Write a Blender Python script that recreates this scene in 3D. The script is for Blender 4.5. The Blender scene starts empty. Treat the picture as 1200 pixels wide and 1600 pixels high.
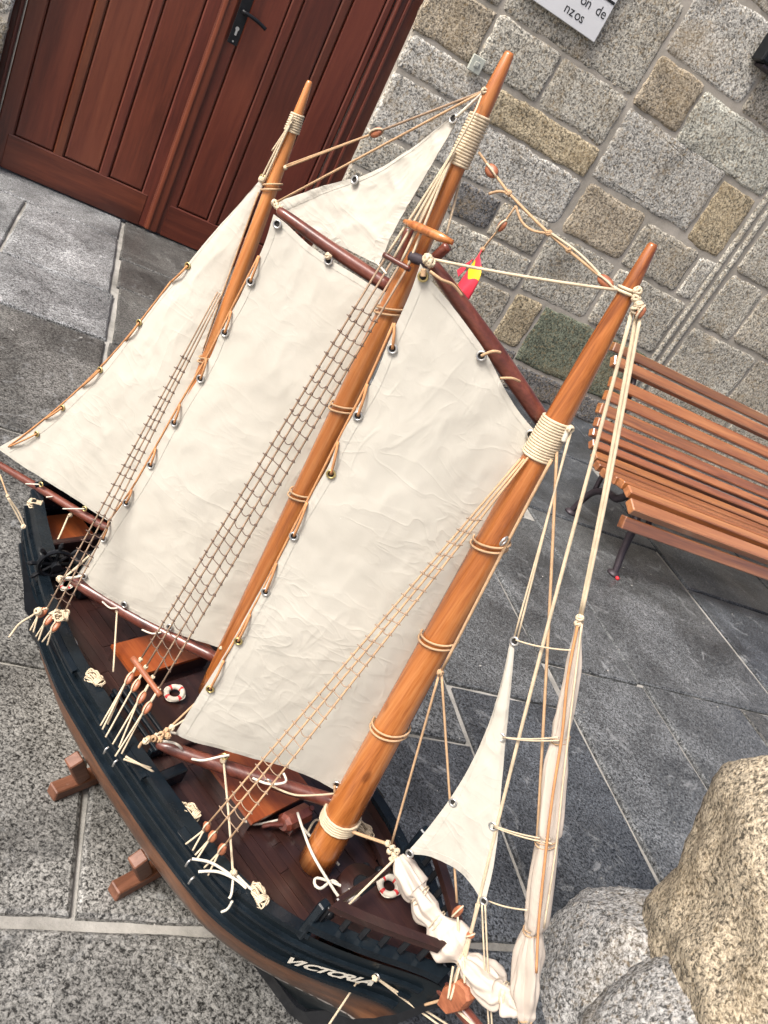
import bpy, bmesh, math, random
from mathutils import Vector, Matrix, noise
random.seed(7)
R = math.radians

# ------------------------------------------------------------------ camera
CAM_H, F_PX, ROLL, PITCH = 1.2, 1240.0, R(30.6), R(25.9)
cp, sp, cr, sr = math.cos(PITCH), math.sin(PITCH), math.cos(ROLL), math.sin(ROLL)
CAM = Vector((0, 0, CAM_H))
fwd = Vector((0, cp, -sp)); down0 = Vector((0, -sp, -cp)); right0 = Vector((1, 0, 0))
c_right = right0*cr - down0*sr
c_up = -(right0*sr + down0*cr)
scene = bpy.context.scene
cam_data = bpy.data.cameras.new('camera'); cam = bpy.data.objects.new('camera', cam_data)
scene.collection.objects.link(cam)
cam.matrix_world = Matrix(((c_right.x, c_up.x, -fwd.x, 0), (c_right.y, c_up.y, -fwd.y, 0),
                           (c_right.z, c_up.z, -fwd.z, CAM_H), (0, 0, 0, 1)))
cam_data.sensor_fit = 'VERTICAL'; cam_data.sensor_height = 36; cam_data.sensor_width = 27
cam_data.lens = F_PX/1600*36; cam_data.clip_start = 0.01; cam_data.clip_end = 500
scene.camera = cam

# ------------------------------------------------------------------ light
SUN_AZ, SUN_EL = R(226), R(50)          # direction towards the sun, azimuth counted from +X
world = bpy.data.worlds.new('World'); scene.world = world; world.use_nodes = True
nt = world.node_tree; nt.nodes.clear()
wo = nt.nodes.new('ShaderNodeOutputWorld'); bg = nt.nodes.new('ShaderNodeBackground')
sky = nt.nodes.new('ShaderNodeTexSky'); sky.sky_type = 'NISHITA'; sky.sun_disc = False
sky.sun_elevation = SUN_EL; sky.sun_rotation = math.pi/2 - SUN_AZ
sky.air_density = 0.6; sky.dust_density = 7.0; sky.ozone_density = 0.6
bg.inputs['Strength'].default_value = 0.072
nt.links.new(sky.outputs[0], bg.inputs[0]); nt.links.new(bg.outputs[0], wo.inputs[0])
sd = bpy.data.lights.new('sun', 'SUN'); sd.energy = 1.5; sd.angle = R(20); sd.color = (1, .985, .955)
sun = bpy.data.objects.new('sun', sd); scene.collection.objects.link(sun)
sdir = Vector((math.cos(SUN_AZ)*math.cos(SUN_EL), math.sin(SUN_AZ)*math.cos(SUN_EL), math.sin(SUN_EL)))
sun.rotation_euler = sdir.to_track_quat('Z', 'Y').to_euler(); sun.location = sdir*20
vs = scene.view_settings
vs.view_transform = 'Standard'; vs.look = 'None'; vs.exposure = 1.52; vs.gamma = 1; vs.use_curve_mapping = False

# ------------------------------------------------------------------ measuring helpers (photo measurements -> real planes)
def ray(x, y):
    px, py = x-600, y-800
    u = px*cr + py*sr; v = -px*sr + py*cr
    return Vector((u, F_PX*cp - v*sp, -F_PX*sp - v*cp))/F_PX
def at_z(x, y, z=0.0):
    r = ray(x, y); return CAM + r*((z-CAM_H)/r.z)
def at_plane(x, y, p0, n):
    r = ray(x, y); return CAM + r*(n.dot(p0-CAM)/n.dot(r))
def depth(p): return (p-CAM).dot(fwd)

# ------------------------------------------------------------------ object helpers
COL = scene.collection
def link(o, parent=None):
    COL.objects.link(o)
    if parent is not None: o.parent = parent
    return o
def mesh_obj(name, verts, faces, mat, parent=None, smooth=False, color=None, mats=None, midx=None):
    m = bpy.data.meshes.new(name); m.from_pydata([tuple(v) for v in verts], [], faces)
    if mats:
        for q in mats: m.materials.append(q)
        if midx: m.polygons.foreach_set('material_index', midx)
    else: m.materials.append(mat)
    if smooth: m.polygons.foreach_set('use_smooth', [True]*len(m.polygons))
    m.update()
    o = bpy.data.objects.new(name, m); link(o, parent)
    if color: o.color = (*color, 1)
    return o
def empty(name, loc=(0, 0, 0), rz=0.0):
    o = bpy.data.objects.new(name, None); o.location = loc; o.rotation_euler = (0, 0, rz); o.empty_display_size = .05
    return link(o)
def tag(o, label=None, cat=None, group=None, kind=None):
    if label: o['label'] = label
    if cat: o['category'] = cat
    if group: o['group'] = group
    if kind: o['kind'] = kind
    return o
class MB:
    """collects shapes for one mesh"""
    def __init__(s): s.v = []; s.f = []; s.m = []
    def add(s, v, f, mi=0):
        b = len(s.v); s.v += [Vector(q) for q in v]; s.f += [tuple(b+i for i in q) for q in f]; s.m += [mi]*len(f); return s
    def build(s, name, mats, parent=None, smooth=False, color=None):
        if not isinstance(mats, (list, tuple)): mats = [mats]
        return mesh_obj(name, s.v, s.f, None, parent, smooth, color, mats, s.m)
def frame_of(d):
    d = d.normalized(); a = Vector((0, 0, 1)) if abs(d.z) < .9 else Vector((1, 0, 0))
    x = d.cross(a).normalized(); return x, d.cross(x).normalized()
def tube_geo(pts, r, n=6, closed=False, cap=True, wob=0.0):
    pts = [Vector(p) for p in pts]; N = len(pts)
    rs = r if isinstance(r, (list, tuple)) else [r]*N
    V = []; F = []; x = None
    for i in range(N):
        if closed: d = pts[(i+1) % N]-pts[i-1]
        else: d = pts[min(i+1, N-1)]-pts[max(i-1, 0)]
        if d.length < 1e-9: d = Vector((0, 0, 1))
        d.normalize()
        if x is None: x, y = frame_of(d)
        else:
            x = (x - d*x.dot(d))
            if x.length < 1e-6: x, _ = frame_of(d)
            x.normalize(); y = d.cross(x)
        for k in range(n):
            a = 2*math.pi*k/n; rr = rs[i]
            if wob: rr *= 1+wob*noise.noise(pts[i]*60+Vector((math.cos(a)*2, math.sin(a)*2, 0)))
            V.append(pts[i]+(x*math.cos(a)+y*math.sin(a))*rr)
    L = N if closed else N-1
    for i in range(L):
        j = (i+1) % N
        for k in range(n): F.append((i*n+k, i*n+(k+1) % n, j*n+(k+1) % n, j*n+k))
    if cap and not closed:
        F.append(tuple(range(n-1, -1, -1))); F.append(tuple((N-1)*n+k for k in range(n)))
    return V, F
def tube(name, pts, r, mat, parent, n=6, closed=False, wob=0.0, color=None):
    v, f = tube_geo(pts, r, n, closed, True, wob); return mesh_obj(name, v, f, mat, parent, True, color)
def sagged(a, b, sag=0.0, n=8, wig=0.0):
    a, b = Vector(a), Vector(b); o = []
    for i in range(n+1):
        t = i/n; p = a.lerp(b, t); p.z -= sag*4*t*(1-t)
        if 0 < i < n and wig: p += noise.noise_vector(p*25)*wig
        o.append(p)
    return o
def smooth_path(P, n=6):
    P = [Vector(p) for p in P]; o = []
    for i in range(len(P)-1):
        p0 = P[max(i-1, 0)]; p1 = P[i]; p2 = P[i+1]; p3 = P[min(i+2, len(P)-1)]
        for k in range(n):
            t = k/n
            o.append(.5*((2*p1)+(p2-p0)*t+(2*p0-5*p1+4*p2-p3)*t*t+(3*p1-p0-3*p2+p3)*t**3))
    o.append(P[-1]); return o
def box_geo(c, ax, ay, az, b=0.0):
    """box with chamfered edges; ax, ay, az half-extent vectors"""
    c, ax, ay, az = Vector(c), Vector(ax), Vector(ay), Vector(az)
    V = []; F = []
    if b <= 0:
        for sx in (-1, 1):
            for sy in (-1, 1):
                for sz in (-1, 1): V.append(c+ax*sx+ay*sy+az*sz)
        F = [(0, 1, 3, 2), (4, 6, 7, 5), (0, 4, 5, 1), (2, 3, 7, 6), (0, 2, 6, 4), (1, 5, 7, 3)]
        return V, F
    L = [ax.length, ay.length, az.length]; k = [1-min(b/max(q, 1e-6), .49) for q in L]
    idx = {}
    for sx in (-1, 1):
        for sy in (-1, 1):
            for sz in (-1, 1):
                for w in range(3):
                    m = [k[0], k[1], k[2]]; m[w] = 1
                    idx[(sx, sy, sz, w)] = len(V); V.append(c+ax*sx*m[0]+ay*sy*m[1]+az*sz*m[2])
    def quad(w, s):
        o = [q for q in range(3) if q != w]; r = []
        for a, b2 in ((-1, -1), (1, -1), (1, 1), (-1, 1)):
            q = [0, 0, 0]; q[w] = s; q[o[0]] = a; q[o[1]] = b2; r.append(idx[(*q, w)])
        return tuple(r)
    for w in range(3):
        for s in (-1, 1): F.append(quad(w, s))
    for w in range(3):           # edges parallel to axis w
        o = [q for q in range(3) if q != w]
        for a in (-1, 1):
            for b2 in (-1, 1):
                q0 = [0, 0, 0]; q0[o[0]] = a; q0[o[1]] = b2; q1 = list(q0); q0[w] = -1; q1[w] = 1
                F.append((idx[(*q0, o[0])], idx[(*q1, o[0])], idx[(*q1, o[1])], idx[(*q0, o[1])]))
    for sx in (-1, 1):
        for sy in (-1, 1):
            for sz in (-1, 1): F.append(tuple(idx[(sx, sy, sz, w)] for w in range(3)))
    return V, F
def box(name, c, ax, ay, az, mat, parent, b=0.0, color=None):
    v, f = box_geo(c, ax, ay, az, b)
    o = mesh_obj(name, v, f, mat, parent, False, color)
    bm = bmesh.new(); bm.from_mesh(o.data); bmesh.ops.recalc_face_normals(bm, faces=bm.faces); bm.to_mesh(o.data); bm.free()
    return o
def aabox(name, x0, x1, y0, y1, z0, z1, mat, parent, b=0.0, color=None):
    return box(name, ((x0+x1)/2, (y0+y1)/2, (z0+z1)/2), ((x1-x0)/2, 0, 0), (0, (y1-y0)/2, 0), (0, 0, (z1-z0)/2), mat, parent, b, color)

# ------------------------------------------------------------------ materials
class NT:
    def __init__(s, name):
        s.m = bpy.data.materials.new(name); s.m.use_nodes = True; s.t = s.m.node_tree; s.t.nodes.clear()
        s.out = s.n('ShaderNodeOutputMaterial'); s.b = s.n('ShaderNodeBsdfPrincipled'); s.l(s.b.outputs[0], s.out.inputs[0])
    def n(s, t, **k):
        q = s.t.nodes.new(t)
        for a, v in k.items(): setattr(q, a, v)
        return q
    def l(s, a, b): s.t.links.new(a, b)
    def set(s, **k):
        for a, v in k.items(): s.b.inputs[a.replace('_', ' ')].default_value = v
        return s
    def pos(s, scale=(1, 1, 1), rot=(0, 0, 0), space='world'):
        if space == 'world': g = s.n('ShaderNodeNewGeometry').outputs['Position']
        else: g = s.n('ShaderNodeTexCoord').outputs['Object']
        mp = s.n('ShaderNodeMapping'); mp.inputs['Scale'].default_value = scale; mp.inputs['Rotation'].default_value = rot
        s.l(g, mp.inputs['Vector']); return mp.outputs[0]
    def noise(s, vec, scale, detail=3, rough=.55, dist=0):
        q = s.n('ShaderNodeTexNoise'); q.inputs['Scale'].default_value = scale; q.inputs['Detail'].default_value = detail
        q.inputs['Roughness'].default_value = rough; q.inputs['Distortion'].default_value = dist
        s.l(vec, q.inputs['Vector']); return q.outputs[0]
    def voro(s, vec, scale, out='Color', rnd=1):
        q = s.n('ShaderNodeTexVoronoi'); q.inputs['Scale'].default_value = scale; q.inputs['Randomness'].default_value = rnd
        s.l(vec, q.inputs['Vector']); return q.outputs[out]
    def ramp(s, fac, stops, interp='LINEAR'):
        q = s.n('ShaderNodeValToRGB'); q.color_ramp.interpolation = interp; e = q.color_ramp.elements
        while len(e) < len(stops): e.new(.5)
        for i, (p, c) in enumerate(stops):
            e[i].position = p; e[i].color = (*(c if isinstance(c, tuple) else (c, c, c)), 1)
        s.l(fac, q.inputs[0]); return q.outputs[0]
    def mix(s, fac, a, b, mode='MIX'):
        q = s.n('ShaderNodeMix', data_type='RGBA', blend_type=mode)
        for v, i in ((fac, 0), (a, 6), (b, 7)):
            if hasattr(v, 'links'): s.l(v, q.inputs[i])
            else: q.inputs[i].default_value = v if i == 0 else (*v, 1)
        return q.outputs[2]
    def math(s, op, a, b=0.0):
        q = s.n('ShaderNodeMath', operation=op)
        for v, i in ((a, 0), (b, 1)):
            if hasattr(v, 'links'): s.l(v, q.inputs[i])
            else: q.inputs[i].default_value = v
        return q.outputs[0]
    def objcolor(s): return s.n('ShaderNodeObjectInfo').outputs['Color']
    def objrand(s): return s.n('ShaderNodeObjectInfo').outputs['Random']
    def bump(s, h, strength=.3, dist=.01):
        q = s.n('ShaderNodeBump'); q.inputs['Strength'].default_value = strength; q.inputs['Distance'].default_value = dist
        s.l(h, q.inputs['Height']); s.l(q.outputs[0], s.b.inputs['Normal'])
    def color(s, c): s.l(c, s.b.inputs['Base Color'])

def granite(name, grain, contrast, big, warm=0.0, rough=.75, bumpd=.004, bumps=.5, stain=(.35, .25, .12), wet=False, cloud=(.62, 1.22)):
    m = NT(name); p = m.pos(); oc = m.objcolor()
    n1 = m.noise(p, grain, 2, .6, .6); n2 = m.noise(p, grain*1.9, 2, .6, .4); n3 = m.noise(p, grain*.45, 3, .6, .5)
    g = m.math('ADD', m.math('MULTIPLY', n1, .55), m.math('ADD', m.math('MULTIPLY', n2, .30), m.math('MULTIPLY', n3, .22)))
    spk = m.ramp(g, [(.44, 1-contrast), (.49, 1-contrast*.5), (.53, 1.0), (.57, 1+contrast*.35), (.625, 1+contrast*1.1)])
    lg = m.noise(p, big, 6, .66, .8)
    blot = m.ramp(lg, [(.30, cloud[0]), (.5, 1.0), (.68, cloud[1])])
    c = m.mix(1, oc, spk, 'MULTIPLY'); c = m.mix(1, c, blot, 'MULTIPLY')
    if warm > 0:
        st = m.ramp(m.noise(p, big*.7, 5, .65, 1.0), [(.52, 0.0), (.72, 1.0)]); c = m.mix(m.math('MULTIPLY', st, warm), c, stain)
        yl = m.ramp(m.noise(p, grain*.7, 2, .5), [(.55, 0.0), (.66, 1.0)]); c = m.mix(m.math('MULTIPLY', yl, warm*.6), c, (.45, .31, .14))
    if wet:
        lich = m.ramp(m.noise(p, big*3.1, 6, .72, 1.4), [(.58, 0.0), (.70, 1.0)]); c = m.mix(m.math('MULTIPLY', lich, .5), c, (.36, .37, .37))
        dk = m.ramp(m.noise(p, big*1.7, 6, .7, 1.0), [(.56, 0.0), (.68, 1.0)]); c = m.mix(m.math('MULTIPLY', dk, .45), c, (.035, .036, .036))
    m.color(c)
    m.bump(m.math('ADD', m.math('MULTIPLY', g, .9), m.math('MULTIPLY', lg, 1.2)), bumps, bumpd)
    if wet:
        rr = m.ramp(m.noise(p, 2.2, 4, .6, .5), [(.35, rough*.5), (.65, rough)]); m.l(rr, m.b.inputs['Roughness'])
    else: m.set(Roughness=rough)
    m.set(Specular_IOR_Level=.35)
    return m.m
M = {}
M['wall_stone'] = granite('wall_granite', 95, .74, 3.2, .48, .88, .007, .8, stain=(.36, .27, .15), cloud=(.62, 1.2))
M['flag'] = granite('flagstone_granite', 190, .88, 2.8, 0, .55, .003, .6, wet=True, cloud=(.48, 1.75))
M['boulder'] = granite('boulder_granite', 150, .80, 5, .22, .88, .005, .8, cloud=(.75, 1.15))
def mk_mortar(name, a, b, sc=14):
    m = NT(name); p = m.pos(); m.color(m.ramp(m.noise(p, sc, 6, .7), [(.3, a), (.7, b)])); m.set(Roughness=.95)
    m.bump(m.noise(p, 120, 4, .7), .5, .003); return m.m
M['mortar'] = mk_mortar('wall_mortar', (.26, .24, .20), (.47, .43, .37), 6)
M['joint'] = mk_mortar('floor_joint', (.13, .125, .11), (.42, .405, .37), 5)
def mk_wood(name, dark, mid, light, axis, rings=9, grain=60, rough=.35, coat=.2, space='obj', stretch=.06, wear=0.0, spec=.5, tint=False, bumpk=.12, knots=False, coatior=1.5):
    m = NT(name); sc = [1, 1, 1]; sc['xyz'.index(axis)] = stretch
    p = m.pos(tuple(sc), space=space)
    r = m.objrand(); off = m.n('ShaderNodeVectorMath', operation='ADD'); cmb = m.n('ShaderNodeCombineXYZ')
    for i in range(3): m.l(m.math('MULTIPLY', r, 13.7+i*5.1), cmb.inputs[i])
    m.l(p, off.inputs[0]); m.l(cmb.outputs[0], off.inputs[1]); p = off.outputs[0]
    a = m.noise(p, rings, 3, .5, 1.6); b = m.noise(p, grain, 4, .65, .4)
    g = m.math('ADD', m.math('MULTIPLY', a, .62), m.math('MULTIPLY', b, .38))
    c = m.ramp(g, [(.33, dark), (.5, mid), (.68, light)])
    v = m.math('ADD', m.math('MULTIPLY', r, .2), .9); hs = m.n('ShaderNodeHueSaturation'); m.l(v, hs.inputs['Value']); m.l(c, hs.inputs['Color']); c = hs.outputs[0]
    if tint: c = m.mix(1, c, m.objcolor(), 'MULTIPLY')
    if wear:
        w = m.ramp(m.noise(m.pos((1, 1, 1), space=space), 35, 6, .75), [(.62, 0.0), (.72, 1.0)]); c = m.mix(m.math('MULTIPLY', w, wear), c, (.28, .24, .2))
    if knots:
        kn = m.ramp(m.voro(m.pos((1, 1, .4), space=space), 16, 'Distance'), [(.045, 1.0), (.09, 0.0)]); c = m.mix(m.math('MULTIPLY', kn, .6), c, (.09, .022, .006))
        pt_ = m.ramp(m.noise(m.pos((1, 1, .3), space=space), 9, 4, .6), [(.45, 0.0), (.7, 1.0)]); c = m.mix(m.math('MULTIPLY', pt_, .35), c, (.25, .07, .015))
    m.color(c); m.set(Roughness=rough, Coat_Weight=coat, Coat_Roughness=.18, Coat_IOR=coatior, Specular_IOR_Level=spec)
    m.bump(b, bumpk, .002); return m.m
M['door'] = mk_wood('mahogany', (.055, .012, .006), (.125, .029, .014), (.185, .050, .023), 'z', 3.2, 48, .36, .15, stretch=.09, tint=True)
M['door_rail'] = mk_wood('mahogany_rail', (.06, .013, .006), (.135, .032, .014), (.21, .058, .025), 'x', 3.2, 48, .36, .15, stretch=.09, tint=True)
M['mast'] = mk_wood('varnished_pine', (.17, .045, .010), (.41, .135, .032), (.56, .235, .075), 'z', 34, 300, .26, .5, stretch=.035, bumpk=.06, knots=True)
M['spar'] = mk_wood('dark_red_spar', (.045, .012, .008), (.12, .032, .02), (.21, .065, .04), 'x', 20, 260, .3, .25, stretch=.08)
M['block'] = mk_wood('block_wood', (.17, .05, .02), (.30, .10, .045), (.42, .17, .08), 'x', 60, 400, .45, .1, stretch=.2)
M['slat'] = mk_wood('bench_wood', (.11, .035, .010), (.29, .105, .032), (.46, .20, .072), 'x', 9, 85, .30, 1.0, stretch=.05, wear=.35, coatior=1.8, spec=.9, tint=True, bumpk=.25)
M['deck'] = mk_wood('deck_wood', (.014, .006, .005), (.026, .010, .008), (.044, .018, .013), 'x', 30, 300, .36, .1, stretch=.06, wear=.12)
M['hatch'] = mk_wood('orange_hatch_wood', (.13, .026, .006), (.23, .05, .011), (.32, .085, .02), 'x', 16, 180, .3, .3, stretch=.06)
M['stand'] = mk_wood('stand_wood', (.075, .028, .014), (.14, .056, .030), (.21, .095, .058), 'y', 18, 160, .5, .0, stretch=.1, wear=.35)
def simple(name, col, rough=.5, metal=0.0, bump=None, var=.15, sc=40, **k):
    m = NT(name); p = m.pos(space='obj'); f = m.noise(p, sc, 5, .65)
    m.color(m.ramp(f, [(.25, tuple(q*(1-var) for q in col)), (.75, tuple(min(1, q*(1+var)) for q in col))])); m.set(Roughness=rough, Metallic=metal, **k)
    if bump: m.bump(m.noise(p, bump[0], 4, .65), bump[1], bump[2])
    return m.m
M['rope'] = simple('cream_rope', (.56, .46, .32), .9, bump=(900, .5, .001), var=.22, sc=60)
M['rope_tan'] = simple('tan_rope', (.46, .30, .17), .9, bump=(900, .5, .001), var=.22, sc=60)
M['rope_brown'] = simple('brown_rope', (.30, .21, .14), .9, bump=(900, .5, .001), var=.3, sc=60)
M['rope_dark'] = simple('dark_rope', (.12, .08, .058), .9, var=.3, sc=60)
M['lacing'] = simple('orange_lacing', (.50, .24, .10), .85, var=.2, sc=60)
M['rope_white'] = simple('white_rope', (.60, .56, .47), .85, var=.1, sc=60)
M['metal'] = simple('zinc', (.62, .62, .60), .35, .9)
M['brass'] = simple('brass', (.62, .50, .22), .35, .9)
M['black_hole'] = simple('black_gap', (.02, .018, .016), .9)
M['iron'] = simple('cast_iron', (.045, .035, .042), .5, .3, (80, .3, .003))
M['blackpaint'] = simple('black_paint', (.009, .010, .012), .3, 0, (60, .15, .002), .4, Specular_IOR_Level=.25)
M['red'] = simple('red_paint', (.55, .03, .03), .5); M['ringwhite'] = simple('ring_white', (.50, .46, .38), .6)
M['flagred'] = simple('flag_red', (.70, .04, .07), .6); M['flagyellow'] = simple('flag_yellow', (.85, .55, .02), .6)
M['plate'] = simple('plate_green_grey', (.44, .46, .40), .45, sc=8, var=.06); M['plate2'] = simple('plate_button', (.36, .37, .33), .4)
M['glassy'] = simple('plaque_sheet', (.66, .67, .68), .14, .0, None, .05, 3); M['ink'] = simple('black_ink', (.008, .008, .008), .6)
M['redrubber'] = simple('red_rubber', (.6, .03, .04), .6)
def mk_canvas(name, base):
    m = NT(name); p = m.pos(space='obj')
    st = m.noise(p, 9, 6, .62, .4); c = m.ramp(st, [(.3, tuple(q*.90 for q in base)), (.5, base), (.72, tuple(min(1, q*1.06) for q in base))])
    fl = m.ramp(m.noise(p, 330, 3, .8), [(.28, 0.0), (.24, 1.0)]); c = m.mix(m.math('MULTIPLY', fl, .35), c, (.36, .29, .2))
    pk = m.ramp(m.noise(p, 4, 3, .5), [(.5, 0.0), (.7, 1.0)]); c = m.mix(m.math('MULTIPLY', pk, .07), c, (base[0]*1.02, base[1]*.86, base[2]*.72))
    m.color(c)
    h = None
    for k, (sc_, rot, st_, w_, amp) in enumerate(((13, .5, (1, 1, .35), .10, 1.0), (21, -.7, (.35, 1, 1), .10, .7), (34, 1.3, (1, 1, .4), .12, .45), (19, 2.3, (.5, 1, 1.3), .08, .7))):
        q = m.pos(st_, (0, rot, 0), 'obj'); nz = m.noise(q, sc_, 2, .5, .8)
        d_ = m.math('ABSOLUTE', m.math('SUBTRACT', nz, .5)); ln = m.ramp(d_, [(0.0, 1.0), (w_*.35, .45), (w_, 0.0)], 'EASE')
        am = m.ramp(m.noise(q, sc_*.3, 2, .5), [(.42, 0.0), (.66, 1.0)]); t_ = m.math('MULTIPLY', m.math('MULTIPLY', ln, am), amp)
        h = t_ if h is None else m.math('ADD', h, t_)
    h = m.math('ADD', h, m.math('MULTIPLY', m.noise(p, 24, 4, .6, .6), .9)); h = m.math('ADD', h, m.math('MULTIPLY', m.noise(p, 420, 3, .7), .10))
    m.bump(h, .22, .0024)
    m.set(Roughness=.92, Specular_IOR_Level=.15)
    tr = m.n('ShaderNodeBsdfTranslucent'); m.l(c, tr.inputs[0]); mx = m.n('ShaderNodeMixShader'); mx.inputs[0].default_value = .16
    m.l(m.b.outputs[0], mx.inputs[1]); m.l(tr.outputs[0], mx.inputs[2]); m.l(mx.outputs[0], m.out.inputs[0])
    return m.m
M['canvas'] = mk_canvas('cream_canvas', (.70, .70, .64)); M['canvas2'] = mk_canvas('pinkish_canvas', (.70, .625, .555))
def mk_hull():
    m = NT('hull_paint'); tc = m.n('ShaderNodeTexCoord'); sx = m.n('ShaderNodeSeparateXYZ'); m.l(tc.outputs['Object'], sx.inputs[0])
    p = m.pos(space='obj'); nz = m.noise(p, 18, 5, .65); z = m.math('ADD', sx.outputs[2], m.math('MULTIPLY', m.math('SUBTRACT', nz, .5), .018))
    bright = m.noise(m.pos((.3, .3, 1.2), space='obj'), 30, 5, .6, .8)
    brown = m.ramp(bright, [(.3, (.045, .017, .008)), (.55, (.13, .052, .022)), (.8, (.24, .105, .045))])
    up = m.ramp(z, [(.192, 0.0), (.216, 1.0)]); c = m.mix(up, brown, (.005, .009, .012))
    lo = m.ramp(z, [(.132, 1.0), (.16, 0.0)]); c = m.mix(lo, c, (.022, .012, .008))
    wl = m.ramp(sx.outputs[2], [(.1335, 0.0), (.1345, 1.0), (.1365, 1.0), (.1375, 0.0)]); wn = m.ramp(m.noise(p, 60, 3), [(.45, 0.0), (.5, 1.0)])
    c = m.mix(m.math('MULTIPLY', wl, wn), c, (.6, .55, .5))
    bl = m.ramp(sx.outputs[2], [(.1325, 1.0), (.1335, 0.0)]); c = m.mix(bl, c, (.008, .012, .014))
    yw = m.ramp(sx.outputs[2], [(.086, 1.0), (.088, 0.0)]); ys = m.ramp(sx.outputs[0], [(.28, 1.0), (.30, 0.0)]); c = m.mix(m.math('MULTIPLY', yw, ys), c, (.36, .22, .03))
    sc = m.ramp(m.noise(m.pos((.06, .06, 1), space='obj'), 190, 4, .7), [(.70, 0.0), (.74, 1.0)]); c = m.mix(m.math('MULTIPLY', sc, .35), c, (.30, .27, .24))
    m.color(c); m.set(Roughness=.3, Coat_Weight=.0, Specular_IOR_Level=.3); m.bump(m.noise(m.pos((.15, .15, 1), space='obj'), 60, 4, .6), .15, .003); return m.m
M['hull'] = mk_hull()
def mk_topside():
    m = NT('dark_green_paint'); p = m.pos(space='obj')
    c = m.ramp(m.noise(p, 25, 4, .6), [(.3, (.004, .0065, .009)), (.7, (.009, .014, .019))])
    sc = m.ramp(m.noise(m.pos((.05, .12, 1), space='obj'), 130, 5, .75), [(.66, 0.0), (.71, 1.0)]); c = m.mix(m.math('MULTIPLY', sc, .6), c, (.33, .32, .30))
    m.color(c); m.set(Roughness=.2, Coat_Weight=.0, Specular_IOR_Level=.22); m.bump(m.noise(p, 70, 4, .6), .2, .002); return m.m
M['topside'] = mk_topside()

# ------------------------------------------------------------------ building frame: w along the facade, n towards it
WAZ = R(28.3); WV = Vector((math.cos(WAZ), math.sin(WAZ), 0)); NV = Vector((-WV.y, WV.x, 0)); UP = Vector((0, 0, 1))
def WN(w, n, z=0.0): return WV*w + NV*n + UP*z
N_DOOR, N_WALL = 4.25, 4.15

# ---- ground
gv = [(-60, -60, -.012), (60, -60, -.012), (60, 60, -.012), (-60, 60, -.012)]
ground = tag(mesh_obj('ground', gv, [(0, 1, 2, 3)], M['joint']), kind='structure', label='pale mortar bed between the granite paving slabs')
pavement = tag(empty('pavement', (0, 0, 0), WAZ), kind='structure', label='worn grey granite flagstone paving')
def slab(w0, w1, n0, n1, col, j=None):
    j = random.uniform(.0035, .0085) if j is None else j
    # wavy-edged slab with chamfered rim
    nx = max(2, int((w1-w0)/.04)); ny = max(2, int((n1-n0)/.04)); top = []; loop = []
    for i in range(nx): loop.append((w0+(w1-w0)*i/nx, n0, 0, 1))
    for i in range(ny): loop.append((w1, n0+(n1-n0)*i/ny, -1, 0))
    for i in range(nx): loop.append((w1-(w1-w0)*i/nx, n1, 0, -1))
    for i in range(ny): loop.append((w0, n1-(n1-n0)*i/ny, 1, 0))
    dz = random.uniform(-.0018, .0018); V = []; F = []; K = len(loop); cx, cy = (w0+w1)/2, (n0+n1)/2
    def ring(inset, z):
        for (x, y, ax, ay) in loop:
            q = inset + j + .004*noise.noise(Vector((x*5, y*5, 3.3)))+.0025*noise.noise(Vector((x*23, y*23, 1.3)))
            sxn = 1 if x < cx else -1; syn = 1 if y < cy else -1
            ex = q if (abs(x-w0) < 1e-6 or abs(x-w1) < 1e-6) else 0; ey = q if (abs(y-n0) < 1e-6 or abs(y-n1) < 1e-6) else 0
            V.append((x+sxn*ex, y+syn*ey, z))
    ring(0, -.02); ring(.001, -.0045+dz); ring(.007, dz)
    for a in (0, 1):
        for i in range(K): F.append((a*K+i, a*K+(i+1) % K, (a+1)*K+(i+1) % K, (a+1)*K+i))
    F.append(tuple(2*K+i for i in range(K)))
    mesh_obj('flagstone', V, F, M['flag'], pavement, False, col)
LG, MG, DG, BG, WG = (.130, .128, .119), (.088, .087, .081), (.082, .086, .088), (.054, .059, .065), (.185, .19, .19)  # DG, BG: shadow and wet right of the ship darkened into the slab colour
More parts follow.
